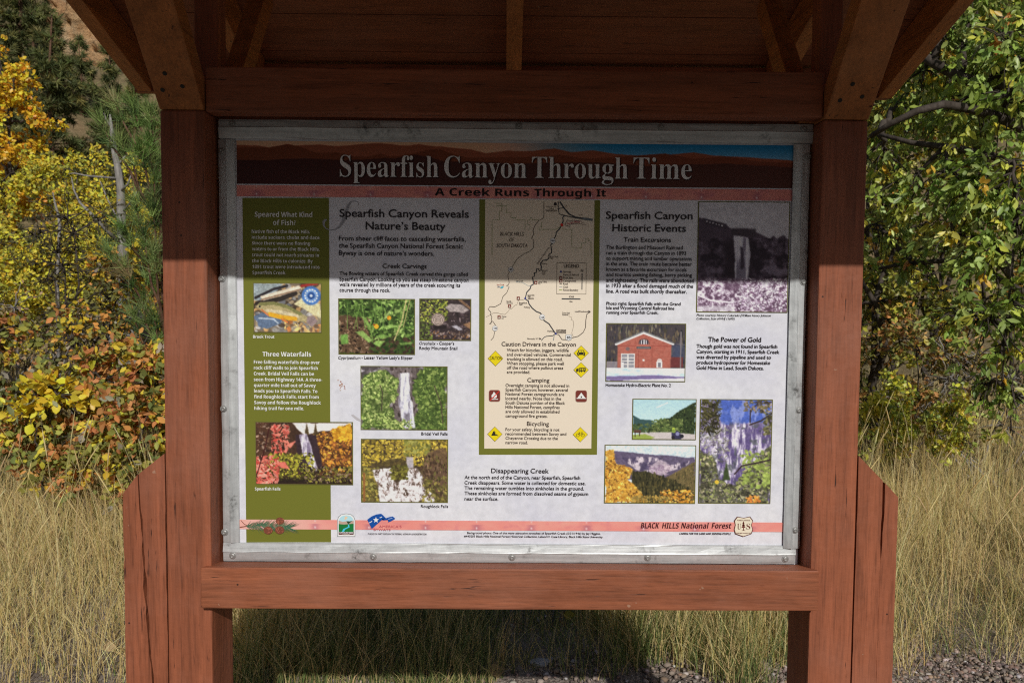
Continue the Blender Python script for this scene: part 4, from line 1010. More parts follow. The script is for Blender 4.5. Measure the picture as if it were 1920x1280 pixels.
for pts, c in (([(0.29, 0.3), (0.36, 0.34), (0.46, 0.62), (0.42, 0.6)], (130, 166, 74)), ([(0.22, 0.6), (0.32, 0.58), (0.45, 0.76), (0.4, 0.8)], (142, 178, 84)), ([(0.46, 0.82), (0.5, 0.76), (0.62, 0.76), (0.54, 0.88)], (150, 190, 88)), ([(0.56, 0.5), (0.7, 0.46), (0.8, 0.5), (0.64, 0.55)], (146, 184, 86)), ([(0.5, 0.68), (0.6, 0.64), (0.68, 0.68), (0.58, 0.74)], (120, 160, 70)), ([(0.02, 0.66), (0.12, 0.64), (0.13, 0.82), (0.03, 0.84)], (110, 160, 66)), ([(0.62, 0.3), (0.68, 0.2), (0.7, 0.22), (0.58, 0.42)], (170, 196, 110)), ([(0.8, 0.8), (0.98, 0.78), (0.98, 0.82), (0.82, 0.84)], (110, 146, 64))): p.poly(pts, c, 0.95, 0.006)
p.line([(0.42, 0.5), (0.45, 0.78)], 0.02, (110, 140, 60)); p.disc(0.5, 0.5, 0.045, (236, 170, 30)); p.disc(0.47, 0.47, 0.02, (180, 90, 30)); p.disc(0.67, 0.34, 0.04, (236, 150, 26)); p.grain(0.3, 30); photo(p, r, 'photo of yellow slipper orchids among green leaves')
# 3 snail
r = (786.3, 559.5, 883.5, 638.8); w, h = size(r, 1.15); p = Pic(w, h, (58, 46, 48), 23)
p.dabs(160, 0, 0, 1, 1, (0.02, 0.07), ((90, 72, 76), (46, 36, 38), (130, 110, 112), (70, 54, 50)), (0.2, 0.6)); p.dabs(190, 0, 0, 0.55, 0.55, (0.02, 0.05), ((150, 160, 50), (186, 190, 70), (84, 100, 40), (60, 70, 34))); p.dabs(70, 0, 0.5, 0.25, 1, (0.02, 0.05), ((110, 130, 50), (60, 66, 36)))
p.poly([(0.5, 0.2), (0.62, 0.1), (0.85, 0.14), (0.98, 0.25), (0.86, 0.34), (0.6, 0.3)], (166, 152, 150), 0.95, 0.02); p.line([(0.78, 0), (1, 0.22)], 0.05, (130, 96, 70)); p.poly([(0.62, 0.66), (0.72, 0.64), (0.86, 0.74), (0.78, 0.78)], (176, 170, 180), 0.95, 0.01); p.poly([(0.86, 0.62), (1, 0.56), (1, 0.74)], (150, 110, 76)); p.dabs(40, 0.2, 0.8, 1, 1, (0.02, 0.05), ((150, 130, 120), (90, 70, 60), (140, 96, 60)))
p.disc(0.36, 0.5, 0.17, (160, 138, 126), 1, 0.16)
for q in (0.15, 0.11, 0.07, 0.035): p.line([(0.36 + q / p.asp * math.cos(t / 3), 0.51 + q * math.sin(t / 3)) for t in range(20)], 0.016, (110, 90, 84), 0.8); p.line([(0.36 + (q - 0.02) / p.asp * math.cos(t / 3), 0.51 + (q - 0.02) * math.sin(t / 3)) for t in range(20)], 0.014, (206, 190, 178), 0.7)
p.box(0.26, 0.66, 0.55, 0.74, (34, 26, 26), 0.8, 0.04); p.grain(0.3, 26); photo(p, r, 'photo of a banded snail shell on twigs and moss')
# 4 bridal veil falls
r = (676, 685.5, 839, 806.3); w, h = size(r, 1.05); p = Pic(w, h, (120, 108, 112), 24)
p.put(sg(p.noise(10), 0.55), (84, 76, 78)); p.put(sg(p.noise(14), 0.62), (176, 168, 176)); p.poly([(0.35, 0.0), (0.66, 0), (0.66, 1), (0.36, 1)], (104, 90, 88), 0.8, 0.03); p.dabs(70, 0.34, 0, 0.68, 1, (0.02, 0.06), ((70, 58, 56), (130, 116, 116), (54, 46, 42)), (0.3, 0.6), (1.2, 1.9))
L = p.pmask([(0, 0.18), (0.12, 0.1), (0.3, 0.06), (0.42, 0.2), (0.44, 0.45), (0.36, 0.6), (0.38, 0.85), (0.5, 0.95), (0.5, 1), (0, 1)], 0.05); R_ = p.pmask([(0.66, 0.1), (0.74, 0), (1, 0), (1, 1), (0.62, 1), (0.66, 0.6), (0.62, 0.45)], 0.05)
p.put(L, (90, 112, 50)); p.put(R_, (70, 92, 40))
GR = ((150, 172, 84), (176, 196, 104), (110, 138, 58), (196, 208, 120), (70, 94, 40)); p.dabs(700, 0, 0.05, 0.5, 1, (0.012, 0.04), GR, (0.3, 0.8), (0, 3.1), 0.85, L); p.dabs(600, 0.6, 0, 1, 1, (0.012, 0.04), ((110, 136, 56), (140, 160, 76), (80, 104, 44), (60, 80, 34)), (0.3, 0.8), (0, 3.1), 0.85, R_)
p.put(sg(-p.noise(7), -0.38) * L * 0.5, (60, 74, 36))
p.poly([(0.45, 0.1), (0.57, 0.1), (0.57, 0.42), (0.6, 0.6), (0.64, 0.98), (0.5, 0.98), (0.44, 0.6), (0.46, 0.4)], (198, 196, 214), 0.95, 0.012); st = p.noise(46, 5, 4); p.put(sg(st, 0.55) * p.pmask([(0.45, 0.1), (0.57, 0.1), (0.6, 0.6), (0.64, 0.98), (0.5, 0.98), (0.44, 0.6)], 0.01), (232, 232, 242)); p.put(sg(-st, -0.36) * p.pmask([(0.45, 0.1), (0.57, 0.1), (0.6, 0.6), (0.64, 0.98), (0.5, 0.98), (0.44, 0.6)]), (130, 122, 136)); p.line([(0.24, 0.7), (0.25, 0.4), (0.22, 0.3)], 0.014, (70, 60, 50)); p.line([(0.86, 0.3), (0.94, 0.6), (0.96, 0.9)], 0.014, (80, 66, 54)); p.dabs(60, 0.3, 0.84, 0.6, 1, (0.015, 0.03), GR); p.grain(0.22, 26); photo(p, r, 'photo of a tall thin waterfall between pale green trees')
# 5 spearfish falls in autumn
r = (478.3, 789.5, 662.5, 908.8); w, h = size(r, 1.05); p = Pic(w, h, (70, 48, 36), 25)
p.poly([(0.38, 0), (1, 0), (1, 0.05), (0.84, 0.14), (0.66, 0.14), (0.5, 0.2), (0.42, 0.1)], (240, 232, 226), 1, 0.02); RR = p.pmask([(0.6, 0.2), (0.85, 0.12), (1, 0.02), (1, 1), (0.66, 0.85)], 0.03); p.put(RR, (96, 60, 34)); OR = ((196, 120, 40), (226, 150, 40), (150, 84, 40), (110, 60, 34), (70, 46, 30), (240, 180, 60))
p.dabs(520, 0.6, 0.05, 1, 0.8, (0.012, 0.04), OR, (0.4, 0.9), (0, 3.1), 0.85, RR); p.dabs(120, 0.8, 0.02, 1, 0.3, (0.02, 0.05), ((240, 176, 40), (226, 150, 30)), (0.5, 0.9), (0, 3.1), 0.85, RR); p.poly([(0.4, 0.2), (0.62, 0.2), (0.7, 0.8), (0.45, 0.8)], (58, 42, 48), 1, 0.02)
for x in (0.53, 0.62): p.poly([(x - 0.025, 0.2), (x, 0.0), (x + 0.025, 0.2)], (84, 66, 40), 1, 0.01)
p.poly([(0.455, 0.2), (0.525, 0.18), (0.58, 0.42), (0.645, 0.78), (0.58, 0.78), (0.5, 0.55), (0.47, 0.4)], (196, 186, 206), 0.97, 0.008); st = p.noise(40, 5, 4); WM = p.pmask([(0.455, 0.2), (0.525, 0.18), (0.645, 0.78), (0.58, 0.78), (0.5, 0.55)]); p.put(sg(st, 0.56) * WM, (236, 232, 242)); p.put(sg(-st, -0.4) * WM, (126, 112, 140)); p.put((1 - smooth(0.0, 0.5, p.X)) * (p.Y < 0.7) * 0.4, (100, 60, 40))
p.dabs(160, 0, 0.0, 0.36, 0.7, (0.01, 0.04), ((120, 84, 60), (84, 56, 40), (160, 130, 110), (60, 40, 34)), (0.3, 0.8)); p.dabs(380, 0.12, 0.5, 0.6, 0.95, (0.012, 0.035), ((176, 168, 40), (140, 140, 36), (200, 190, 60), (90, 90, 30), (60, 56, 26)), (0.4, 0.9)); p.box(0.2, 0.9, 1, 1, (36, 28, 24), 0.8, 0.05); p.dabs(260, 0.5, 0.72, 1, 0.98, (0.012, 0.035), ((110, 106, 40), (150, 140, 50), (60, 50, 30), (150, 120, 100), (40, 30, 26))); 
RD = ((226, 96, 80), (240, 120, 100), (200, 66, 56), (246, 150, 130)); p.dabs(150, 0.0, 0.55, 0.24, 1, (0.02, 0.06), RD, (0.25, 0.5)); p.dabs(60, 0.16, 0.05, 0.34, 0.5, (0.025, 0.07), RD, (0.22, 0.4)); p.poly([(0.32, 0.36), (0.42, 0.3), (0.36, 0.42)], (240, 124, 104)); p.poly([(0.2, 0.66), (0.3, 0.64), (0.35, 0.76), (0.26, 0.74)], (236, 110, 92)); p.line([(0.0, 0.9), (0.1, 0.4), (0.14, 0.1)], 0.016, (70, 30, 30)); p.grain(0.22, 26); photo(p, r, 'photo of a waterfall framed by red and orange autumn leaves')
# 6 roughlock falls
r = (676.8, 822, 840, 942); w, h = size(r, 1.05); p = Pic(w, h, (90, 74, 48), 26)
YL = ((206, 176, 50), (176, 150, 44), (226, 196, 70), (140, 116, 40), (110, 96, 40)); p.put(sg(p.noise(12, 9), 0.5), (70, 56, 40)); p.dabs(520, 0, 0, 1, 0.42, (0.015, 0.045), YL, (0.4, 0.9)); p.dabs(160, 0.5, 0.0, 0.8, 0.25, (0.02, 0.05), ((190, 170, 60), (150, 146, 70), (120, 120, 50))); p.poly([(0.78, 0.2), (1, 0.1), (1, 0.95), (0.8, 0.8), (0.7, 0.5)], (104, 78, 58), 0.85, 0.04); p.dabs(160, 0.7, 0.25, 1, 1, (0.015, 0.05), ((84, 60, 44), (130, 100, 76), (60, 46, 34), (110, 104, 50)), (0.25, 0.6), (1.0, 1.8)); p.poly([(0.1, 0.36), (0.5, 0.3), (0.6, 0.44), (0.2, 0.5)], (70, 58, 40), 0.8, 0.04)
p.poly([(0.52, 0.28), (0.6, 0.27), (0.61, 0.45), (0.53, 0.46)], (180, 172, 184), 0.9, 0.01); p.box(0, 0.5, 0.16, 1, (110, 100, 50), 0.8, 0.03); p.dabs(130, 0, 0.45, 0.2, 1, (0.015, 0.04), ((140, 136, 60), (90, 84, 40), (170, 150, 60)))
WM = np.clip(p.pmask([(0.12, 0.5), (0.34, 0.46), (0.36, 0.6), (0.42, 0.7), (0.52, 0.58), (0.56, 0.46), (0.64, 0.46), (0.72, 0.58), (0.74, 0.76), (0.86, 0.9), (0.84, 1), (0.2, 1), (0.2, 0.75)], 0.02), 0, 1); p.put(WM, (196, 186, 186)); n = p.noise(26, 14, 4, 0.75); p.put(sg(n, 0.55) * WM, (240, 236, 240)); p.put(sg(-n, -0.44) * WM * 0.8, (146, 122, 112)); p.put(sg(-n, -0.36) * WM, (84, 66, 54)); p.put(sg(p.noise(60, 24, 2), 0.62) * WM * 0.7, (250, 248, 250)); p.dabs(90, 0.34, 0.42, 0.54, 0.64, (0.015, 0.04), ((136, 130, 46), (100, 96, 40), (80, 70, 36))); p.dabs(80, 0.72, 0.6, 1, 1, (0.015, 0.04), ((120, 112, 50), (90, 80, 44), (150, 136, 60))); p.line([(0.03, 0.55), (0.03, 1)], 0.03, (150, 96, 50)); p.grain(0.22, 26); photo(p, r, 'photo of white stepped cascades under yellow trees')
# 7 historic train over the falls, black and white
r = (1309, 377.5, 1476, 586.5); w, h = size(r, 0.95); p = Pic(w, h, (198, 196, 206), 27)
p.poly([(0, 0.14), (0.1, 0.16), (0.32, 0.22), (0.37, 0.25), (0.52, 0.24), (0.66, 0.28), (0.8, 0.335), (0.84, 0.3), (0.88, 0.33), (0.95, 0.3), (1, 0.34), (1, 1), (0, 1)], (84, 70, 86), 1, 0.012); n = p.noise(12, 16, 4, 0.65); low = p.Y > 0.33; p.put(sg(n, 0.55) * low * (p.X > 0.62) * 0.7, (140, 128, 150)); p.put(sg(-n, -0.42) * low * 0.8, (46, 36, 48)); p.put(sg(n, 0.6) * low * (p.X < 0.3) * 0.6, (130, 118, 140)); p.box(0.3, 0.34, 0.62, 0.72, (48, 38, 48), 0.75, 0.05)
p.poly([(0.04, 0.145), (0.31, 0.2), (0.33, 0.25), (0.06, 0.2)], (70, 60, 74)); 
for k in range(6): p.box(0.085 + k * 0.034, 0.172 + k * 0.0075, 0.1 + k * 0.034, 0.184 + k * 0.0075, (214, 210, 220))
p.box(0.37, 0.24, 0.64, 0.31, (70, 60, 70), 0.85, 0.015); p.poly([(0.39, 0.305), (0.56, 0.325), (0.58, 0.45), (0.56, 0.72), (0.42, 0.72), (0.41, 0.5)], (206, 202, 216), 1, 0.008); st = p.noise(40, 3, 2); WM = p.pmask([(0.39, 0.31), (0.56, 0.33), (0.57, 0.72), (0.42, 0.72)]); p.put(sg(-st, -0.42) * WM * 0.8, (110, 100, 122)); p.put(p.pmask([(0.47, 0.4), (0.5, 0.42), (0.52, 0.6), (0.48, 0.62)], 0.01), (70, 60, 76))
bot = smooth(0.68, 0.74, p.Y); p.put(bot, (128, 96, 124)); n = p.noise(28, 34, 4, 0.8); p.put(sg(n, 0.52) * bot, (190, 172, 192)); p.put(sg(n, 0.6) * bot, (232, 226, 236)); p.put(sg(-n, -0.42) * bot, (92, 64, 88)); p.dabs(420, 0.45, 0.7, 1, 0.98, (0.008, 0.02), ((226, 220, 230), (180, 160, 184), (110, 80, 106)), (0.3, 0.6)); p.box(0.3, 0.72, 0.48, 0.82, (90, 62, 86), 0.7, 0.05); p.line([(0, 0.85), (0.15, 0.9), (0.4, 0.92)], 0.014, (220, 212, 224)); p.box(0, 0.95, 0.4, 1, (206, 200, 210), 0.7, 0.02); p.box(0.72, 0.72, 0.8, 0.78, (226, 222, 232), 0.7, 0.03); p.grain(0.12, 30); photo(p, r, 'old black and white photo of a train crossing above a waterfall')
# 8 brick power house in snow
r = (1136.5, 605.5, 1284.5, 716); w, h = size(r, 1.1); p = Pic(w, h, (70, 62, 66), 28)
p.dabs(240, 0, 0, 1, 0.75, (0.03, 0.09), ((84, 76, 60), (54, 50, 56), (110, 92, 70), (40, 44, 52), (120, 112, 90)), (0.15, 0.3), (1.4, 1.75)); p.box(0.82, 0.35, 1, 0.7, (60, 76, 116), 0.6, 0.06); 
p.box(0.82, 0.58, 0.98, 0.76, (110, 50, 50)); p.box(0, 0.66, 0.14, 0.78, (160, 150, 160), 0.7); 
p.poly([(0.14, 0.36), (0.47, 0.14), (0.83, 0.36), (0.82, 0.78), (0.14, 0.78)], (180, 98, 82)); n = p.noise(30, 40, 2); p.put(sg(n, 0.55) * p.pmask([(0.14, 0.36), (0.47, 0.14), (0.83, 0.36), (0.82, 0.78), (0.14, 0.78)]) * 0.35, (160, 72, 58)); p.line([(0.12, 0.36), (0.47, 0.155), (0.85, 0.35)], 0.035, (220, 216, 214)); p.line([(0.12, 0.34), (0.47, 0.13), (0.85, 0.33)], 0.02, (120, 120, 122)); p.line([(0.14, 0.385), (0.83, 0.385)], 0.014, (160, 70, 60))
p.disc(0.475, 0.35, 0.1, (120, 70, 62), 1, 0.1); p.disc(0.475, 0.35, 0.08, (206, 202, 206), 1, 0.08); p.box(0.38, 0.355, 0.57, 0.46, (180, 98, 82)); 
for x in (0.43, 0.462, 0.494, 0.52): p.box(x - 0.009, 0.28, x + 0.009, 0.352, (60, 56, 66))
p.box(0.385, 0.4, 0.565, 0.435, (70, 72, 76)); p.box(0.395, 0.408, 0.555, 0.427, (150, 150, 150), 0.5); p.disc(0.27, 0.44, 0.035, (120, 96, 96)); p.box(0.185, 0.52, 0.365, 0.78, (216, 210, 206)); 
for x in (0.2, 0.285): 
    for y in (0.54, 0.6, 0.66, 0.72): p.box(x, y, x + 0.065, y + 0.045, (140, 140, 150))
p.box(0.41, 0.46, 0.415, 0.78, (150, 70, 58)); p.box(0.58, 0.4, 0.586, 0.78, (150, 70, 58)); p.box(0.19, 0.68, 0.225, 0.78, (236, 234, 232)); p.disc(0.68, 0.65, 0.045, (214, 200, 196)); p.box(0.645, 0.66, 0.715, 0.77, (226, 222, 220)); p.box(0.66, 0.68, 0.7, 0.76, (120, 116, 126)); p.box(0.46, 0.62, 0.485, 0.65, (226, 220, 214)); p.line([(0.95, 0.14), (0.95, 0.8)], 0.02, (130, 120, 124)); p.line([(0.9, 0.35), (1, 0.36)], 0.012, (110, 100, 106))
p.box(0, 0.78, 1, 1, (214, 226, 240)); p.put(sg(p.noise(6, 10), 0.55) * (p.Y > 0.78) * 0.7, (170, 204, 236)); p.put(sg(p.noise(4, 14), 0.6) * (p.Y > 0.78), (242, 244, 248)); p.poly([(0, 0.93), (0.6, 0.9), (1, 0.93), (1, 0.97), (0, 1)], (110, 90, 146), 0.9, 0.01); p.poly([(0.3, 0.985), (1, 0.95), (1, 1), (0.3, 1)], (220, 216, 226)); p.grain(0.1, 30); photo(p, r, 'photo of a gabled red brick building behind snow')
# 9 motorcycle on the road
r = (1185.8, 747, 1304.5, 824.5); w, h = size(r, 1.15); p = Pic(w, h, (168, 208, 220), 29)
p.put(p.Y * 1.1, (196, 226, 232)); p.line([(0.38, 0.2), (0.55, 0.08)], 0.03, (226, 238, 242), 0.7); p.poly([(0, 0.4), (0.12, 0.5), (0.3, 0.52), (0.4, 0.6), (0.4, 0.8), (0, 0.8)], (54, 84, 84), 1, 0.01); FM = p.pmask([(0.28, 0.7), (0.4, 0.54), (0.6, 0.46), (0.75, 0.28), (0.9, 0.14), (1, 0.06), (1, 0.9), (0.2, 0.9)], 0.015, 20); p.put(FM, (48, 62, 36)); p.dabs(420, 0.2, 0.1, 1, 0.9, (0.015, 0.05), ((60, 78, 40), (84, 100, 50), (40, 54, 32), (30, 40, 26)), (0.3, 0.7), (1.2, 1.9), 0.85, FM); p.dabs(170, 0.3, 0.5, 0.8, 0.86, (0.02, 0.05), ((96, 116, 56), (76, 96, 48), (120, 134, 70)), (0.5, 0.9)); p.dabs(60, 0, 0.62, 0.3, 0.84, (0.02, 0.05), ((60, 80, 44), (90, 106, 56)))
p.poly([(0.12, 0.84), (0.6, 0.83), (1, 0.88), (1, 1), (0, 1)], (196, 186, 184)); p.poly([(0, 0.9), (0.2, 0.88), (0.36, 0.97), (0.3, 1), (0, 1)], (150, 168, 70)); p.box(0.02, 0.78, 0.13, 0.85, (96, 66, 54)); p.line([(0.04, 0.82), (0.04, 0.95)], 0.02, (70, 50, 44)); p.line([(0.11, 0.82), (0.11, 0.92)], 0.02, (70, 50, 44)); p.disc(0.26, 0.84, 0.02, (60, 60, 60)); p.poly([(0.62, 0.86), (0.66, 0.78), (0.74, 0.8), (0.8, 0.94), (0.78, 1), (0.64, 1)], (54, 52, 84)); p.disc(0.655, 0.745, 0.035, (180, 206, 60)); p.disc(0.66, 0.8, 0.05, (130, 156, 60)); p.disc(0.79, 0.93, 0.05, (40, 40, 50)); p.disc(0.72, 0.87, 0.05, (150, 150, 200), 0.8); p.disc(0.65, 0.96, 0.045, (40, 38, 46)); p.grain(0.09, 30); photo(p, r, 'photo of a motorcyclist on a road below wooded hills')
# 10 valley in autumn
r = (1133.7, 833, 1303, 943.8); w, h = size(r, 1.05); p = Pic(w, h, (206, 226, 236), 30)
p.poly([(0.05, 0.1), (0.12, 0.1), (0.3, 0.12), (0.55, 0.16), (0.7, 0.17), (0.9, 0.2), (1, 0.2), (1, 0.6), (0.1, 0.6)], (96, 84, 112), 1, 0.01); n = p.noise(22, 8, 3); CL = p.pmask([(0.15, 0.2), (0.6, 0.2), (0.7, 0.3), (0.95, 0.26), (0.9, 0.36), (0.72, 0.44), (0.62, 0.5), (0.35, 0.42)], 0.03); p.put(sg(n, 0.53) * CL, (206, 190, 200)); p.put(sg(-n, -0.4) * CL, (76, 66, 96)); p.poly([(0.48, 0.36), (0.62, 0.26), (0.74, 0.36), (0.7, 0.5), (0.5, 0.52)], (206, 184, 196), 0.75, 0.03); p.put(sg(p.noise(40, 30), 0.58) * p.pmask([(0.48, 0.34), (0.74, 0.34), (0.7, 0.52), (0.5, 0.52)]), (150, 124, 150))
HS = p.pmask([(0.6, 0.62), (1, 0.28), (1, 1), (0.6, 1)], 0.01); p.put(HS, (110, 94, 58)); p.dabs(300, 0.6, 0.25, 1, 1, (0.012, 0.035), ((90, 84, 50), (130, 112, 64), (70, 66, 40)), (0.25, 0.4), (1.3, 1.8), 0.85, HS); FM = p.pmask([(0.3, 0.46), (0.45, 0.46), (0.6, 0.52), (0.75, 0.6), (0.95, 0.75), (0.95, 1), (0.3, 1)], 0.02); p.put(FM, (62, 58, 36)); p.dabs(420, 0.28, 0.42, 0.96, 1, (0.02, 0.06), ((56, 54, 34), (84, 78, 44), (40, 40, 28), (110, 96, 50)), (0.2, 0.45), (1.3, 1.8), 0.85, FM)
TL = p.pmask([(0, 0.1), (0.1, 0.08), (0.13, 0.32), (0.28, 0.38), (0.32, 0.44), (0.26, 0.6), (0.38, 0.78), (0.46, 1), (0, 1)], 0.03); p.put(TL, (206, 150, 50)); OG = ((236, 176, 60), (226, 150, 40), (246, 200, 90), (176, 116, 40), (130, 84, 36)); p.dabs(560, 0, 0.05, 0.48, 1, (0.012, 0.035), OG, (0.4, 0.9), (0, 3.1), 0.9, TL); p.dabs(130, 0.62, 0.78, 1, 1, (0.015, 0.04), OG); p.dabs(80, 0.3, 0.88, 0.7, 1, (0.015, 0.04), ((176, 140, 60), (140, 120, 60))); p.grain(0.22, 26); photo(p, r, 'photo of a canyon with golden trees and dark pines below cliffs')
# 11 purple cliff through pines
r = (1312.5, 747.5, 1444, 943.8); w, h = size(r, 1.0); p = Pic(w, h, (132, 118, 156), 31)
p.poly([(0.2, 0), (1, 0), (1, 0.2), (0.72, 0.22), (0.5, 0.25), (0.3, 0.24)], (70, 96, 190), 1, 0.03); p.put(sg(p.noise(20, 8, 3), 0.56) * (p.Y < 0.26) * 0.6, (150, 160, 214)); n = p.noise(26, 10, 4, 0.65); cl = smooth(0.2, 0.26, p.Y); p.put(sg(n, 0.53) * cl, (178, 166, 200)); p.put(sg(n, 0.61) * cl, (222, 214, 230)); p.put(sg(-n, -0.42) * cl, (92, 76, 130)); p.put(sg(-p.noise(14, 20, 3), -0.36) * cl * 0.7, (76, 82, 84)); p.dabs(120, 0, 0.26, 0.4, 0.6, (0.01, 0.03), ((196, 190, 196), (150, 150, 130), (110, 100, 110)), (0.2, 0.4)); 
p.dabs(170, 0.0, 0.0, 0.28, 0.32, (0.015, 0.05), ((64, 62, 36), (90, 86, 46), (40, 36, 26)), (0.12, 0.3)); TB = p.pmask([(0, 0.5), (0.2, 0.56), (0.3, 0.75), (0.5, 0.85), (0.65, 0.7), (0.8, 0.6), (0.86, 0.5), (1, 0.45), (1, 1), (0, 1)], 0.04); p.put(TB * 0.85, (84, 84, 56)); p.dabs(760, 0, 0.45, 1, 1, (0.008, 0.028), ((130, 140, 74), (170, 176, 100), (80, 84, 50), (50, 46, 40), (180, 170, 130), (110, 104, 110)), (0.3, 0.7), (0, 3.1), 0.85, TB); p.dabs(60, 0.6, 0.5, 1, 0.85, (0.02, 0.04), ((160, 180, 80), (140, 160, 70)), (0.4, 0.8)); p.put(sg(-p.noise(9, 12), -0.36) * TB * 0.6, (44, 40, 34)); p.poly([(0.33, 0.78), (0.39, 0.6), (0.45, 0.78)], (60, 76, 40), 1, 0.02); p.disc(0.25, 0.8, 0.02, (236, 190, 50)); p.dabs(24, 0.68, 0.94, 0.86, 1, (0.012, 0.025), ((230, 130, 50), (236, 160, 60)))
p.line([(0.5, 0.72), (0.6, 0.64), (0.82, 0.61), (1, 0.58)], 0.014, (60, 44, 50)); p.line([(1, 0.13), (0.86, 0.2), (0.7, 0.24)], 0.014, (56, 44, 46)); p.line([(0.7, 0.22), (0.7, 0.1), (0.8, 0.04), (1, 0.02)], 0.01, (56, 44, 46)); p.dabs(60, 0.62, 0, 1, 0.12, (0.012, 0.03), ((110, 100, 60), (150, 130, 110), (70, 60, 50)), (0.3, 0.6)); p.dabs(30, 0.9, 0.12, 1, 0.34, (0.012, 0.03), ((120, 116, 70), (70, 66, 46))); p.grain(0.2, 50); photo(p, r, 'tall photo of purple cliffs seen between pine branches')
# ------------------------------------------------------------------ ground, slope, cliff
t = NT('ground')
v = t.coord()
n1 = t.noise(v, 0.7, 5, 0.6); n2 = t.noise(v, 9, 6, 0.7); n3 = t.noise(v, 80, 4, 0.65)
a = t.ramp([(0.3, (0.30, 0.22, 0.12)), (0.5, (0.20, 0.145, 0.085)), (0.7, (0.34, 0.20, 0.12))], n1.outputs[0])
b = t.ramp([(0.35, (0.10, 0.10, 0.04)), (0.6, (0.36, 0.28, 0.15))], n2.outputs[0])
c = t.mix(0.55, a.outputs[0], b.outputs[0])
e = t.ramp([(0.3, 0.55), (0.7, 1.15)], n3.outputs[0])
m = t.mix(1.0, c.outputs[0], e.outputs[0], 'MULTIPLY')
# bare grit near the kiosk
sx = t.n('SeparateXYZ'); t.l(v, sx.inputs[0])
mr = t.n('MapRange'); mr.inputs['From Min'].default_value = 1.9; mr.inputs['From Max'].default_value = 2.4; mr.inputs['To Min'].default_value = 1.0; mr.inputs['To Max'].default_value = 0.0
t.l(sx.outputs['Y'], mr.inputs['Value'])
vo = t.n('TexVoronoi'); vo.inputs['Scale'].default_value = 95; t.l(v, vo.inputs['Vector'])
gr = t.ramp([(0.0, (0.16, 0.125, 0.105)), (0.5, (0.32, 0.26, 0.215)), (1.0, (0.46, 0.39, 0.34))], vo.outputs['Color'])
gm = t.mix(1.0, gr.outputs[0], e.outputs[0], 'MULTIPLY')
m = t.mix(mr.outputs[0], m.outputs[0], gm.outputs[0])
# dark green for the unseen wall added behind the viewer against sky light
m2 = t.n('MapRange'); m2.inputs['From Min'].default_value = -32; m2.inputs['From Max'].default_value = -26; m2.inputs['To Min'].default_value = 1.0; m2.inputs['To Max'].default_value = 0.0
t.l(sx.outputs['Y'], m2.inputs['Value'])
m = t.mix(m2.outputs[0], m.outputs[0], (0.045, 0.055, 0.025))
t.l(m.outputs[0], t.b.inputs['Base Color']); t.b.inputs['Roughness'].default_value = 0.95; t.b.inputs['Specular IOR Level'].default_value = 0.1
bp = t.n('Bump'); bp.inputs['Strength'].default_value = 0.7; bp.inputs['Distance'].default_value = 0.03
t.l(n3.outputs[0], bp.inputs['Height']); t.l(bp.outputs[0], t.b.inputs['Normal'])
xs = np.concatenate([np.linspace(-90, -12, 40)[:-1], np.linspace(-12, 12, 121), np.linspace(12, 90, 40)[1:]])
ys = np.concatenate([np.linspace(-95, -3, 40)[:-1], np.linspace(-3, 12, 91), np.linspace(12, 95, 70)[1:]])
XX, YY = np.meshgrid(xs, ys); ZZ = gz(XX, YY)
rs = np.random.RandomState(3); ZZ = ZZ + rs.normal(0, 1, ZZ.shape) * np.where(YY > 12, 0.18, 0.008)
i = np.arange(XX.size).reshape(XX.shape)
F = np.stack([i[:-1, :-1], i[:-1, 1:], i[1:, 1:], i[1:, :-1]], -1).reshape(-1, 4)
tag(np_mesh('ground', np.stack([XX, YY, ZZ], -1).reshape(-1, 3), F, None, t.m, None, True), kind='structure')

t = NT('packed_gravel'); v = t.coord(); n1 = t.noise(v, 120, 4, 0.7); n2 = t.noise(v, 1.5, 4)
c = t.ramp([(0.3, (0.10, 0.088, 0.072)), (0.7, (0.19, 0.165, 0.135))], n1.outputs[0]); d = t.ramp([(0.3, 0.75), (0.7, 1.2)], n2.outputs[0])
m = t.mix(1.0, c.outputs[0], d.outputs[0], 'MULTIPLY'); t.l(m.outputs[0], t.b.inputs['Base Color']); t.b.inputs['Roughness'].default_value = 0.9
xs = np.linspace(-60, 60, 161); ys = np.linspace(-18, -0.45, 40); XX, YY = np.meshgrid(xs, ys); i = np.arange(XX.size).reshape(XX.shape)
F = np.stack([i[:-1, :-1], i[:-1, 1:], i[1:, 1:], i[1:, :-1]], -1).reshape(-1, 4)
tag(np_mesh('road', np.stack([XX, YY, gz(XX, YY) + 0.03], -1).reshape(-1, 3), F, None, t.m, None, True), kind='structure')  # unseen gravel sheet in front of the kiosk, added to set the bounce light

# orange limestone outcrop high on the slope
t = NT('cliff_rock'); v = t.coord()
n1 = t.noise(v, 0.9, 6, 0.65); n2 = t.noise(t.coord((1, 1, 2.2)), 3.2, 6, 0.75)
c = t.ramp([(0.3, (0.44, 0.20, 0.085)), (0.5, (0.64, 0.39, 0.19)), (0.7, (0.72, 0.53, 0.32))], n1.outputs[0])
d = t.ramp([(0.3, 0.35), (0.5, 1.0), (0.75, 1.15)], n2.outputs[0])
m = t.mix(1.0, c.outputs[0], d.outputs[0], 'MULTIPLY')
t.l(m.outputs[0], t.b.inputs['Base Color']); t.b.inputs['Roughness'].default_value = 0.95
bp = t.n('Bump'); bp.inputs['Strength'].default_value = 1.0; bp.inputs['Distance'].default_value = 0.25
t.l(n2.outputs[0], bp.inputs['Height']); t.l(bp.outputs[0], t.b.inputs['Normal'])
from mathutils import noise as mnoise
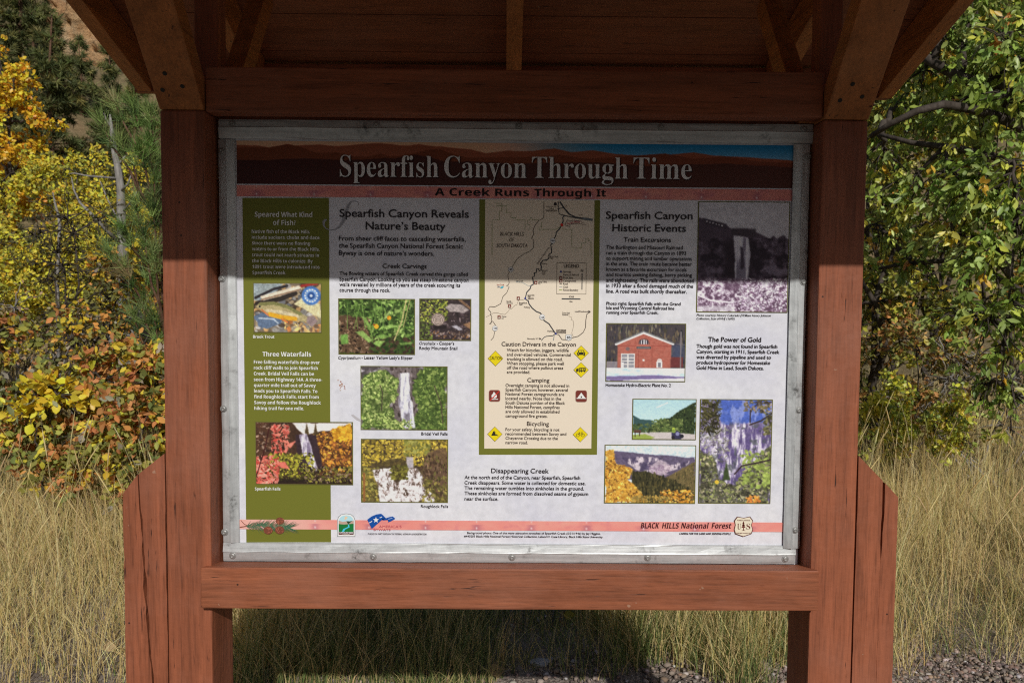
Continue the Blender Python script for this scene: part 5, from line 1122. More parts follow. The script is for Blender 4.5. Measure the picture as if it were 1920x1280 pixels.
def cliff(cx, cy, w, h, seed):
    nx, nz = 70, 60; V = []; 
    for k in range(nz + 1):
        for q in range(nx + 1):
            u = q / nx - 0.5; vv = k / nz
            edge = 1 - (2 * abs(u)) ** 3
            x = cx + u * w; z0 = float(gz(x, cy)) - 1.5
            z = z0 + vv * h * (0.75 + 0.35 * mnoise.noise(Vector((u * 5, seed, 0)))) 
            p = Vector((x * 0.55, seed, z * 0.55))
            dsp = mnoise.fractal(p, 0.7, 2.2, 5) * 0.75 + 0.5 * round(2.2 * mnoise.noise(p * 0.8)) / 2.2 + 0.35 * abs(mnoise.noise(p * 2.7)) + 0.22 * mnoise.noise(p * 6) + 0.12 * mnoise.noise(p * 14)
            y = cy + 2.5 * (1 - edge) + vv * h * 0.34 - dsp + (2.5 * max(0, vv - 0.8) / 0.2)
            V.append((x, y, z))
    i = np.arange((nx + 1) * (nz + 1)).reshape(nz + 1, nx + 1)
    F = np.stack([i[:-1, :-1], i[:-1, 1:], i[1:, 1:], i[1:, :-1]], -1).reshape(-1, 4)
    return tag(np_mesh('cliff', V, F, None, t.m), kind='structure')
cliff(-14.8, 24.4, 5.4, 6.5, 1.3)
cliff(-32, 38, 9, 10, 4.1)
cliff(14, 46, 14, 9, 8.2)

# ------------------------------------------------------------------ plants
LEAF = leaf_mat('leaf', 0.42, 0.3, 0.5); DULL = leaf_mat('dull_leaf', 0.65, 0.3, 0.25); NEEDLE = leaf_mat('needle', 0.55, 0.15, 0.3); STRAW = leaf_mat('straw', 0.6, 0.3, 0.25)
BARK = bark_mat('dark_bark', (0.035, 0.026, 0.02), (0.11, 0.09, 0.075)); GREYB = bark_mat('grey_wood', (0.16, 0.145, 0.13), (0.36, 0.335, 0.31)); REDB = bark_mat('pine_bark', (0.07, 0.035, 0.022), (0.20, 0.115, 0.075))
def unit(a): return a / (np.linalg.norm(a, axis=-1, keepdims=True) + 1e-9)
def leaves(name, Pq, A, L, ratio, cols, rs, mat, parent, fold=0.25, up=0.3):
    """one folded leaf per point: P base, A axis, L length"""
    n = len(Pq); A = unit(A)
    N = unit(rs.normal(size=(n, 3)) * 0.8 + np.array([0.1, -0.75, up + 0.15])); S = unit(np.cross(A, N)); N = np.cross(S, A)
    L = L[:, None]; Wd = L * ratio * rs.uniform(0.8, 1.2, (n, 1))
    mid = Pq + A * L * 0.45 - N * Wd * fold
    tip = Pq + A * L - N * L * rs.uniform(0.0, 0.22, (n, 1))
    lf = Pq + A * L * 0.42 - S * Wd * 0.5; rt = Pq + A * L * 0.42 + S * Wd * 0.5
    lf2 = Pq + A * L * 0.76 - S * Wd * 0.33 - N * L * 0.05; rt2 = Pq + A * L * 0.76 + S * Wd * 0.33 - N * L * 0.05
    V = np.stack([Pq, rt, rt2, tip, lf2, lf, mid], 1).reshape(-1, 3)
    o = np.arange(n)[:, None] * 7
    F = np.concatenate([o + np.array([[0, 1, 2, 6]]), o + np.array([[6, 2, 3, 3]])[:, :4], o + np.array([[0, 6, 4, 5]])], 0)
    # the tip quad closes over both halves
    F = np.concatenate([o + np.array([[0, 1, 2, 6]]), o + np.array([[6, 2, 3, 4]]), o + np.array([[0, 6, 4, 5]])], 0)
    C = np.repeat(cols, 7, axis=0)
    return np_mesh(name, V, F, C, mat, parent)
GAIN = 1.5
def pick(pal, n, rs, jit=0.25):
    c = np.array([p[0] for p in pal], float); w = np.array([p[1] for p in pal], float); k = rs.choice(len(c), n, p=w / w.sum())
    c = c * GAIN
    return np.clip(c[k] * rs.uniform(1 - jit, 1 + jit, (n, 1)) * rs.uniform(0.92, 1.08, (n, 3)), 0.004, 0.9)
def curve(a, b, sag, rs, n=7, wob=0.06):
    a = np.asarray(a, float); b = np.asarray(b, float); t = np.linspace(0, 1, n)[:, None]; L = np.linalg.norm(b - a)
    p = a + (b - a) * t + np.array([0, 0, 1.0]) * (sag * L * 4 * t * (1 - t))
    w = rs.normal(0, wob * L / 3, (n, 3)); w[0] = 0; w[-1] = 0
    return p + w
def tree(name, label, cat, base, stems, clusters, pal, nleaf, lsize, rs, whorl=1, limbs=(), gain=1.0, bark=BARK, leafm=LEAF, r0=0.05, ratio=0.5, droop=0.0, group=None, twigs=9, twig_r=0.004, spread=0.55, shell=0.5):
    """stems: number of trunks from the base; clusters: (x, y, z, radius) leaf masses joined to the stems by limbs"""
    root = empty(name, base, label, cat, group)
    base = np.asarray(base, float); mb = MB(); PB = []; AX = []
    cl = np.array(clusters, float)
    top = cl[:, 2].max()
    st = []
    for s_ in range(stems):
        tgt = cl[rs.randint(len(cl))] if stems > 1 else np.array([base[0] + rs.normal(0, 0.1), base[1] + rs.normal(0, 0.1), base[2] + (top - base[2]) * 0.8])
        b0 = base + np.array([rs.normal(0, 0.12), rs.normal(0, 0.12), -0.08]) * (1 if stems > 1 else 0.2)
        pth = curve(b0, tgt[:3], 0.05, rs, 9, 0.05); st.append(pth)
        mb.tube(pth, list(np.linspace(r0, r0 * 0.35, 9)), 7)
    for lp, r_a, r_b in limbs:
        mb.tube(lp, list(np.linspace(r_a, r_b, len(lp))), 7); st.append(np.array(lp))
    allp = np.concatenate(st)
    tot = (cl[:, 3] ** 2).sum()
    for (x, y, z, r) in cl:
        c = np.array([x, y, z]); d = np.linalg.norm(allp - c, axis=1) + 0.8 * np.maximum(allp[:, 2] - z, 0); k = int(np.argmin(d + 0.15 * rs.rand(len(d))))
        pth = curve(allp[k], c, 0.12, rs, 8, 0.07); rr_ = min(r0 * 0.5, 0.012 + 0.02 * np.linalg.norm(allp[k] - c))
        mb.tube(pth, list(np.linspace(rr_, twig_r * 1.5, 8)), 6)
        n = int(nleaf * r * r / tot); nt = max(4, int(twigs))
        per = n // nt + 1
        for q in range(nt):
            d = unit(rs.normal(size=3) * np.array([1, 1, 0.8])); e = c + d * r * rs.uniform(0.6, 1.15) - np.array([0, 0, droop * r])
            s0 = pth[rs.randint(4, 8)]; tw = curve(s0, e, 0.10 + 0.1 * droop, rs, 6, 0.08)
            mb.tube(tw, list(np.linspace(twig_r * 1.3, twig_r * 0.5, 6)), 4)
            nn_ = max(1, per // whorl)
            u = rs.uniform(0.15, 1.0, nn_) ** shell * 4.999; i0 = u.astype(int); f = (u - i0)[:, None]
            p = tw[i0] * (1 - f) + tw[i0 + 1] * f; tan = unit(tw[i0 + 1] - tw[i0])
            p = p + rs.normal(0, 1, (nn_, 3)) * r * 0.16 * spread
            if whorl > 1:
                p = np.repeat(p, whorl, 0); tan = np.repeat(unit(tan + rs.normal(0, 0.5, tan.shape)), whorl, 0); p = p + rs.normal(0, 0.010, p.shape) + tan * rs.uniform(-0.03, 0.03, (len(p), 1))
            PB.append(p); AX.append(tan * 0.6 + unit(rs.normal(size=(len(p), 3))) * 0.9 + np.array([0, 0, -0.9 * droop]))
    mb.build('trunk', bark, root, True)
    Pq = np.concatenate(PB); A = np.concatenate(AX); n = len(Pq)
    L = lsize * rs.uniform(0.6, 1.25, n)
    cols = pick(pal, n // whorl + 1, rs, 0.22) if whorl > 1 else pick(pal, n, rs)
    if whorl > 1: cols = np.repeat(cols, whorl, 0)[:n] * rs.uniform(0.85, 1.15, (n, 1))
    leaves('crown', Pq, A, L, ratio, np.clip(cols * gain * 1.18, 0, 0.85), rs, leafm, root)
    return root
def blob(cx, cy, cz, rx, ry, rz, n, r, rs, inner=0.35):
    out = []
    for _ in range(n):
        d = unit(rs.normal(size=3)); q = rs.uniform(inner, 1.0) ** 0.6
        out.append((cx + d[0] * rx * q, cy + d[1] * ry * q, cz + d[2] * rz * q, r * rs.uniform(0.7, 1.3)))
    return out
def G0(x, y): return (x, y, float(gz(x, y)))

def pine(name, label, x, y, h, rs, tuft=0.16, needles=26, crown0=0.18, width=0.24, dens=1.0, pal=None, group=None, lean=0.0, nw=0.012, gaps=0.15):
    z0 = float(gz(x, y)); root = empty(name, (x, y, z0), label, 'pine tree', group)
    pal = pal or (((0.085, 0.098, 0.032), 3), ((0.125, 0.13, 0.042), 2), ((0.055, 0.068, 0.025), 2), ((0.17, 0.15, 0.05), 1))
    mb = MB(); path = [(x + lean * h * t * t + 0.02 * h * math.sin(4 * t + x), y, z0 - 0.2 + (h + 0.2) * t) for t in np.linspace(0, 1, 12)]
    mb.tube(path, list(np.linspace(0.018 * h, 0.003 * h, 12)), 8)
    path = np.array(path); T = []; D = []
    nb = int(h * 10 * dens)
    for k in range(nb):
        t = crown0 + (1 - crown0) * (k + rs.rand()) / nb
        if rs.rand() < gaps: continue
        i = min(10, int(t * 11)); p = path[i] + (path[i + 1] - path[i]) * (t * 11 - i)
        L = h * width * (1 - t) ** 0.75 * rs.uniform(0.55, 1.15) + 0.12 * h * 0.25; an = rs.uniform(0, 6.283)
        d = np.array([math.cos(an), math.sin(an), rs.uniform(-0.25, 0.25) + 0.4 * t]); e = p + d * L
        br = curve(p, e, -0.06, rs, 5, 0.06); mb.tube(br, list(np.linspace(0.007 * h * (1.1 - t), 0.002 * h, 5)), 4)
        m = max(3, int(L / tuft * 2.6 * dens))
        for q in range(m):
            u = rs.uniform(0.25, 1.0); j = min(3, int(u * 4)); c = br[j] + (br[j + 1] - br[j]) * (u * 4 - j)
            T.append(c + rs.normal(0, 1, 3) * L * 0.13 * np.array([1, 1, 0.55])); D.append(unit(d + rs.normal(0, 0.55, 3) + np.array([0, 0, 0.35])))
    mb.build('trunk', REDB, root, True)
    T = np.array(T); D = np.array(D); n = len(T) * needles
    c = np.repeat(T, needles, 0); d = unit(np.repeat(D, needles, 0) * 0.7 + rs.normal(0, 0.62, (n, 3)))
    L = tuft * rs.uniform(0.6, 1.15, (n, 1)); s = unit(np.cross(d, rs.normal(size=(n, 3)))) * nw * 0.5
    b0 = c + d * L * 0.05
    V = np.stack([b0 - s, b0 + s, c + d * L], 1).reshape(-1, 3); F = np.arange(n * 3).reshape(-1, 3)
    col = np.repeat(pick(pal, len(T), rs, 0.3), needles, 0) * rs.uniform(0.8, 1.2, (n, 1))
    np_mesh('crown', V, F, np.repeat(col, 3, 0), NEEDLE, root)
    return root
R_ = np.random.RandomState
def pal(*a): return a
# --- right: the big green tree hanging into the picture
rs = R_(41)
base = G0(4.15, 3.6)
cl = []
for px, py, Y, r in ((1900, 60, 2.6, 0.30), (1820, 30, 2.9, 0.30), (1760, 70, 3.3, 0.28), (1890, 180, 2.5, 0.28), (1800, 190, 3.0, 0.3), (1730, 160, 3.4, 0.26), (1900, 300, 2.4, 0.27), (1840, 330, 2.6, 0.27), (1770, 330, 2.8, 0.26), (1700, 360, 3.0, 0.24), (1660, 300, 3.2, 0.2),
        (1910, 420, 2.4, 0.24), (1860, 460, 2.5, 0.24), (1800, 440, 2.6, 0.2), (1900, 560, 2.45, 0.22), (1850, 590, 2.5, 0.2), (1790, 590, 2.65, 0.15), (1880, 660, 2.5, 0.18), (1900, 740, 2.5, 0.14), (1850, 720, 2.6, 0.13), (1690, 210, 3.4, 0.2), (1960, 100, 2.6, 0.3), (1990, 350, 2.5, 0.3), (1990, 600, 2.5, 0.28), (2050, 200, 3.2, 0.35), (1840, -90, 3.0, 0.34), (1960, -120, 2.8, 0.36), (1740, -60, 3.5, 0.3), (1640, 420, 3.4, 0.2), (1720, 470, 3.2, 0.18)):
    x, y, z = at(px, py, Y); cl.append((x, y, z, r))
cl += blob(4.4, 3.8, 3.4, 1.2, 1.0, 1.0, 14, 0.4, rs)
tree('broadleaf_tree', 'broad-leaved tree with glossy green drooping leaves reaching in at the right beside the kiosk roof', 'tree', base, 1, cl,
     pal(((0.15, 0.20, 0.035), 5), ((0.10, 0.145, 0.028), 4), ((0.21, 0.25, 0.075), 4), ((0.28, 0.28, 0.045), 2), ((0.40, 0.26, 0.03), 0.5), ((0.3, 0.12, 0.03), 0.25)), 22000, 0.055, rs, r0=0.09, ratio=0.46, droop=0.55, twigs=13, twig_r=0.0045, spread=1.3, whorl=6, gain=1.25,
     limbs=[([at(a_, b_, Y_) for a_, b_, Y_ in q_], ra_, rb_) for q_, ra_, rb_ in (
         (((2080, 330, 3.3), (1960, 262, 3.0), (1880, 222, 2.7), (1820, 204, 2.6), (1770, 196, 2.55), (1720, 208, 2.55), (1670, 232, 2.6), (1632, 256, 2.7)), 0.035, 0.014),
         (((2060, 240, 3.3), (1940, 190, 3.0), (1860, 160, 2.8), (1800, 145, 2.8), (1750, 118, 2.85), (1722, 98, 2.9)), 0.04, 0.024),
         (((2080, 420, 3.2), (1950, 330, 2.9), (1860, 292, 2.8), (1780, 276, 2.8), (1710, 268, 2.9), (1650, 252, 3.0)), 0.03, 0.012),
         (((2080, 640, 3.2), (1940, 560, 2.9), (1850, 510, 3.0), (1780, 488, 3.1), (1700, 494, 3.2), (1640, 505, 3.3)), 0.026, 0.01),
         (((1905, 420, 2.45), (1896, 520, 2.45), (1886, 620, 2.45), (1878, 720, 2.45)), 0.008, 0.004))])
# --- right: yellow-green thicket behind it
for k, (px, Y, ht, sd, n) in enumerate(((1640, 4.4, 3.4, 51, 3600), (1720, 5.2, 4.3, 52, 4200), (1800, 6.2, 5.0, 53, 4200), (1900, 5.6, 4.6, 54, 3800), (1560, 5.6, 4.6, 55, 3400), (2020, 5.2, 4.4, 56, 3000))):
    rs = R_(sd); x, _, _ = at(px, 500, Y); b = G0(x, Y)
    cl = blob(x, Y, b[2] + ht * 0.55, 0.75, 0.6, ht * 0.42, 16, 0.34, rs)
    tree('thicket_tree', ('slim yellow-green tree close behind the right post', 'tall thicket tree with yellow-green leaves behind the drooping green tree', 'olive thicket tree deepest in the shade at the right', 'leafy olive tree behind the drooping tree near the right picture edge', 'yellow-green tree hidden behind the panel right half', 'olive tree standing beyond the right edge')[k], 'tree', b, 3, cl,
         pal(((0.20, 0.19, 0.03), 4), ((0.12, 0.135, 0.025), 4), ((0.34, 0.27, 0.035), 2.2), ((0.07, 0.085, 0.02), 3), ((0.34, 0.17, 0.035), 0.8)), int(n * 1.35), 0.05, rs, r0=0.03, ratio=0.58, droop=0.2, group='thicket trees behind the kiosk', whorl=3, gain=1.3)
# --- right: low bushes
rs = R_(61); x, _, _ = at(1715, 850, 3.5); b = G0(x, 3.5)
tree('yellow_green_bush', 'low yellow-green bush behind the right side timber', 'bush', b, 5, blob(x, 3.5, b[2] + 0.5, 0.42, 0.3, 0.3, 12, 0.15, rs), pal(((0.22, 0.22, 0.03), 4), ((0.36, 0.29, 0.03), 3), ((0.12, 0.15, 0.03), 3), ((0.4, 0.2, 0.03), 0.6)), 2400, 0.04, rs, r0=0.007, ratio=0.6, whorl=3, gain=1.5, twig_r=0.0025)
rs = R_(62); x, _, _ = at(1690, 720, 4.1); b = G0(x, 4.1)
tree('rusty_bush', 'rust and olive bush in the shade behind the right post', 'bush', b, 6, blob(x, 4.1, b[2] + 0.8, 0.75, 0.4, 0.55, 18, 0.2, rs), pal(((0.17, 0.14, 0.035), 4), ((0.26, 0.13, 0.045), 3), ((0.10, 0.10, 0.03), 3), ((0.33, 0.2, 0.08), 1.2)), 3400, 0.045, rs, r0=0.01, leafm=DULL, whorl=3, gain=1.5, twig_r=0.003)
rs = R_(63); x, _, _ = at(1870, 820, 3.9); b = G0(x, 3.9)
tree('dry_bush', 'bare brown twiggy bush under the green tree', 'bush', b, 9, blob(x, 3.9, b[2] + 0.55, 0.8, 0.4, 0.45, 24, 0.22, rs), pal(((0.14, 0.11, 0.06), 4), ((0.22, 0.15, 0.08), 2), ((0.13, 0.14, 0.05), 1.5)), 1400, 0.035, rs, r0=0.009, leafm=DULL, twigs=12, bark=GREYB)
# --- left: rust-leaved shrub in front
rs = R_(71)
AUT = pal(((0.15, 0.15, 0.035), 4.5), ((0.29, 0.125, 0.045), 3.6), ((0.40, 0.17, 0.05), 2.0), ((0.21, 0.2, 0.045), 3), ((0.09, 0.10, 0.03), 3.4), ((0.44, 0.31, 0.035), 3.2), ((0.22, 0.2, 0.15), 1.0))
x, _, _ = at(215, 800, 3.0); b = G0(x, 3.0)
cl = [at(px, py, Y) + (r,) for px, py, Y, r in ((60, 800, 3.0, 0.2), (110, 740, 3.0, 0.2), (170, 700, 3.1, 0.2), (230, 680, 3.1, 0.2), (290, 700, 3.0, 0.2), (80, 860, 2.9, 0.17), (150, 820, 2.9, 0.2), (210, 770, 2.9, 0.2), (270, 780, 2.9, 0.2), (140, 890, 2.85, 0.15), (200, 860, 2.8, 0.19), (260, 850, 2.8, 0.18), (230, 910, 2.8, 0.12), (320, 800, 2.9, 0.2), (350, 880, 2.9, 0.18), (25, 760, 3.2, 0.18), (380, 760, 3.1, 0.2))]
tree('rust_leaved_shrub', 'dense shrub with rust, olive and yellow leaves beside the left post', 'shrub', b, 8, cl, AUT, 7200, 0.052, rs, r0=0.012, ratio=0.58, leafm=DULL, spread=1.3, whorl=4, gain=1.2, twig_r=0.003)
rs = R_(72); x, _, _ = at(78, 735, 2.85)
tree('yellow_sapling', 'small bright yellow-leaved sapling at the left edge of the rust shrub', 'sapling', G0(x, 2.9), 2, [at(px, py, 2.8) + (0.12,) for px, py in ((70, 740), (95, 725), (120, 745), (55, 770))], pal(((0.55, 0.37, 0.025), 5), ((0.40, 0.30, 0.03), 2), ((0.2, 0.2, 0.12), 0.7)), 260, 0.065, rs, r0=0.008, ratio=0.6)
rs = R_(73); x, _, _ = at(-60, 800, 3.4); b = G0(x, 3.4)
tree('rust_leaved_shrub', 'rust and brown leaved shrub cut by the left picture edge', 'shrub', b, 7, blob(x, 3.4, b[2] + 0.75, 0.7, 0.4, 0.55, 18, 0.22, rs), AUT, 3600, 0.052, rs, r0=0.012, ratio=0.58, leafm=DULL, whorl=4, twig_r=0.003)
rs = R_(74); x, _, _ = at(245, 620, 3.7); b = G0(x, 3.7)
tree('orange_leaved_shrub', 'taller orange and yellow spotted shrub below the young pine', 'shrub', b, 7, blob(x, 3.7, b[2] + 1.1, 0.6, 0.4, 0.5, 18, 0.2, rs), pal(((0.44, 0.2, 0.05), 3), ((0.48, 0.33, 0.03), 3), ((0.16, 0.15, 0.04), 3), ((0.08, 0.08, 0.03), 2), ((0.28, 0.24, 0.18), 1)), 3200, 0.046, rs, r0=0.01, ratio=0.58, leafm=DULL, whorl=3, twig_r=0.003)
rs = R_(75); x, _, _ = at(165, 620, 4.6); b = G0(x, 4.6)
tree('dark_twig_bush', 'dark half-bare bush with thin brown twigs left of the young pine', 'bush', b, 8, blob(x, 4.6, b[2] + 1.35, 0.5, 0.4, 0.75, 22, 0.24, rs), pal(((0.05, 0.045, 0.02), 4), ((0.10, 0.085, 0.03), 2), ((0.3, 0.22, 0.04), 1)), 1300, 0.04, rs, r0=0.014, leafm=DULL, twigs=14)
rs = R_(76); x, _, _ = at(50, 680, 4.4); b = G0(x, 4.4)
tree('dry_bush', 'dry grey-brown bush at the left edge above the rust shrub', 'bush', b, 9, blob(x, 4.4, b[2] + 0.75, 0.8, 0.4, 0.5, 22, 0.22, rs), pal(((0.24, 0.17, 0.10), 3), ((0.30, 0.22, 0.12), 2), ((0.2, 0.17, 0.05), 2), ((0.36, 0.16, 0.05), 0.6)), 1700, 0.04, rs, r0=0.01, leafm=DULL, bark=GREYB)
# --- left: yellow shrubs
YEL_ = pal(((0.46, 0.33, 0.03), 4), ((0.33, 0.27, 0.035), 4), ((0.22, 0.22, 0.04), 3), ((0.5, 0.26, 0.03), 1.2), ((0.12, 0.12, 0.03), 1.5))
for k, (px, py, Y, rx, rz, n, sd) in enumerate(((40, 560, 6.0, 0.9, 0.75, 3600, 81), (150, 540, 6.4, 0.9, 0.7, 3200, 82), (110, 420, 7.4, 1.0, 0.9, 4200, 83), (230, 430, 7.6, 0.9, 0.9, 3200, 84), (-90, 520, 6.6, 1.0, 0.9, 3000, 85), (290, 520, 6.0, 0.9, 0.9, 3000, 86))):
    rs = R_(sd); x, _, z = at(px, py, Y); b = G0(x, Y); z = max(z, b[2] + rz)
    tree('yellow_shrub', ('yellow-green shrub low at the left edge', 'golden shrub left of the dark twig bush', 'bright yellow shrub under the orange tree', 'yellow shrub behind the grey dead tree', 'yellow shrub beyond the left edge', 'yellow-green shrub behind the left post')[k], 'shrub', b, 5, blob(x, Y, z, rx, 0.6, rz, 20, 0.3, rs), YEL_, int(n * 2.0), 0.042, rs, r0=0.016, ratio=0.62, leafm=DULL, whorl=3, gain=1.28, twig_r=0.003, group='yellow shrubs below the slope')
rs = R_(91); x, _, z = at(10, 300, 8.0); b = G0(x, 8.0)
tree('orange_tree', 'orange-yellow autumn tree at the left edge', 'tree', b, 1, blob(x, 8.0, z, 0.62, 0.55, 1.25, 26, 0.30, rs), pal(((0.62, 0.31, 0.02), 4), ((0.66, 0.40, 0.03), 4), ((0.50, 0.20, 0.015), 2), ((0.36, 0.24, 0.03), 1)), 8000, 0.056, rs, r0=0.05, ratio=0.7, whorl=3, twig_r=0.003)
# --- left: young long-needled pine beside the post
rs = R_(95); x, _, _ = at(300, 400, 3.6)
root = empty('young_pine', G0(x, 3.6), 'young bright green pine with long needles just left of the post', 'pine tree')
mb = MB(); z0 = float(gz(x, 3.6)); trunk = [(x + 0.03 * math.sin(3 * t), 3.6, z0 - 0.1 + 3.3 * t) for t in np.linspace(0, 1, 10)]
mb.tube(trunk, list(np.linspace(0.045, 0.012, 10)), 8); T = []; D = []
for px, py, Y in ((205, 470, 3.4), (230, 430, 3.3), (270, 440, 3.4), (235, 500, 3.4), (280, 520, 3.5), (290, 470, 3.3), (190, 230, 3.4), (225, 270, 3.4), (260, 280, 3.3), (280, 260, 3.4), (215, 190, 3.6), (250, 200, 3.5), (280, 210, 3.5), (290, 340, 3.4), (255, 380, 3.5), (285, 390, 3.4), (300, 300, 3.5), (310, 230, 3.5), (320, 420, 3.4), (265, 560, 3.5), (290, 600, 3.5), (250, 590, 3.6), (340, 350, 3.4), (350, 280, 3.4), (340, 500, 3.3), (360, 440, 3.5)):
    e = np.array(at(px, py, Y)); k = max(1, min(8, int((e[2] - 0.25 - z0) / 3.3 * 9))); p = np.array(trunk[k])
    br = curve(p, e, -0.05, rs, 6, 0.05); mb.tube(br, list(np.linspace(0.012, 0.005, 6)), 5)
    dd = unit(e - p)
    for u in (0.8, 0.92, 1.0):
        j = min(4, int(u * 5)); f = u * 5 - j; T.append(br[j] * (1 - f) + br[min(5, j + 1)] * f); D.append(dd + np.array([0, 0, 0.25]))
mb.build('trunk', REDB, root, True); T = np.array(T); D = unit(np.array(D)); nn = 62; n = len(T) * nn
c = np.repeat(T, nn, 0) + rs.normal(0, 0.012, (n, 3)); d = unit(np.repeat(D, nn, 0) * 0.85 + rs.normal(0, 0.42, (n, 3))); L = rs.uniform(0.10, 0.19, (n, 1)); s_ = unit(np.cross(d, rs.normal(size=(n, 3)))) * 0.0021
V = np.stack([c - s_, c + s_, c + d * L + np.array([0, 0, -0.012])], 1).reshape(-1, 3)
col = np.repeat(pick(pal(((0.105, 0.165, 0.04), 4), ((0.06, 0.10, 0.028), 3), ((0.17, 0.225, 0.07), 3), ((0.25, 0.2, 0.09), 0.3)), len(T), rs, 0.35), nn, 0) * rs.uniform(0.8, 1.2, (n, 1))
np_mesh('crown', V, np.arange(n * 3).reshape(-1, 3), np.repeat(col, 3, 0), NEEDLE, root)
# --- left: grey dead tree
rs = R_(97); b = G0(at(238, 600, 5.4)[0], 5.4)
root = empty('dead_tree', b, 'bare grey dead tree with forked trunk left of the young pine', 'tree'); mb = MB()
def pp(*q): return [at(a_, b_, Y_) for a_, b_, Y_ in q]
mb.tube([(b[0], b[1], b[2] - 0.1)] + pp((232, 520, 5.4), (228, 420, 5.4), (226, 350, 5.4), (220, 310, 5.4), (214, 280, 5.45), (210, 250, 5.5), (206, 215, 5.5)), [0.05, 0.045, 0.04, 0.034, 0.03, 0.026, 0.02, 0.008], 8)
for q, r in ((((220, 312, 5.4), (232, 296, 5.4), (240, 288, 5.4)), 0.014), (((226, 360, 5.4), (240, 345, 5.3), (248, 322, 5.3)), 0.014), (((225, 335, 5.4), (190, 332, 5.3), (165, 330, 5.2), (140, 325, 5.2), (128, 326, 5.2)), 0.012), (((228, 460, 5.4), (200, 432, 5.2), (175, 405, 5.1), (150, 380, 5.1), (138, 355, 5.1), (134, 332, 5.1)), 0.02), (((206, 235, 5.5), (198, 222, 5.5), (195, 212, 5.5)), 0.012), (((228, 400, 5.4), (250, 372, 5.3), (262, 350, 5.3)), 0.009), (((226, 420, 5.4), (200, 370, 5.5), (188, 340, 5.5)), 0.008)):
    pth = pp(*q); mb.tube(pth, list(np.linspace(r, 0.004, len(pth))), 6)
mb.build('trunk', GREYB, root, True)
rs = R_(98); x = at(104, 420, 5.2)[0]
root = empty('dead_sapling', G0(x, 5.2), 'thin bent grey dead stem among the yellow shrubs', 'sapling'); mb = MB(); bq = G0(x, 5.2)
mb.tube([(bq[0], bq[1], bq[2] - 0.05)] + pp((107, 520, 5.2), (112, 425, 5.2), (110, 405, 5.2), (103, 380, 5.2), (99, 360, 5.2)), [0.02, 0.018, 0.014, 0.012, 0.009, 0.004], 6); mb.build('trunk', GREYB, root, True)
# --- boulder
def rock(name, label, x, y, z, r, mat, rs, cat='rock'):
    bm = bmesh.new(); bmesh.ops.create_icosphere(bm, subdivisions=3, radius=1)
    for v in bm.verts:
        q = v.co.copy(); f = 1 + 0.35 * mnoise.noise(q * 1.3 + Vector((x, y, 0))) + 0.12 * mnoise.noise(q * 4); v.co = Vector((q.x * r[0] * f, q.y * r[1] * f, q.z * r[2] * f))
    me = bpy.data.meshes.new(name); bm.to_mesh(me); bm.free(); o = link(name, me, mat); o.location = (x, y, z); return tag(o, label, cat)
ROCKM = bark_mat('grey_rock', (0.16, 0.15, 0.14), (0.36, 0.34, 0.32), 12)
x, y, z = at(238, 600, 4.2); rock('boulder', 'pale grey boulder showing through the shrubs by the left post', x, y, float(gz(x, y)) + 0.62, (0.14, 0.14, 0.62), ROCKM, None)
# --- pines on the slope
PIN = 'pines on the slope'
for k, (px, Y, topy, w, cr, sd, lab) in enumerate((
        (96, 15.5, 28, 0.22, 0.05, 101, 'tall dark pine rising from behind the orange tree'),
        (208, 19.0, 82, 0.21, 0.02, 102, 'pine right of the orange cliff with a bare grey trunk'),
        (28, 20.0, -160, 0.2, 0.12, 103, 'pine high at the top left picture corner'),
        (150, 21.0, 130, 0.24, 0.02, 104, 'shorter pine standing below the orange cliff'),
        (250, 16.0, 140, 0.24, 0.02, 105, 'pine close to the left roof edge'),
        (60, 24.0, -60, 0.2, 0.1, 106, 'thin pine between the corner pine and the cliff'),
        (95, 30.0, -20, 0.2, 0.05, 107, 'dark pine standing in front of the cliff face'),
        (-60, 17.0, -60, 0.24, 0.05, 108, 'pine beyond the left picture edge'),
        (20, 10.5, 318, 0.3, 0.0, 109, 'small dark fir below the orange tree'),
        (340, 20.0, 20, 0.24, 0.05, 110, 'pine hidden behind the left post'),
        (480, 24.0, -60, 0.24, 0.05, 111, 'pine hidden behind the panel left half'),
        (700, 22.0, -20, 0.24, 0.05, 112, 'pine hidden behind the panel middle'),
        (1000, 25.0, -60, 0.24, 0.05, 113, 'pine hidden behind the panel right of middle'),
        (1350, 22.0, -20, 0.24, 0.05, 114, 'pine hidden behind the panel right half'),
        (1700, 18.0, -100, 0.25, 0.05, 115, 'pine far behind the right thicket'),
        (1860, 20.0, -160, 0.25, 0.05, 116, 'pine far behind the drooping green tree'))):
    x, _, zt = at(px, topy, Y); z0 = float(gz(x, Y)); h = max(2.2, zt - z0)
    pine('slope_pine', lab, x, Y, h, R_(sd), tuft=0.2 + 0.04 * (Y > 22), needles=22, crown0=cr, width=w, group=PIN, nw=0.024, dens=1.9, gaps=0.08)
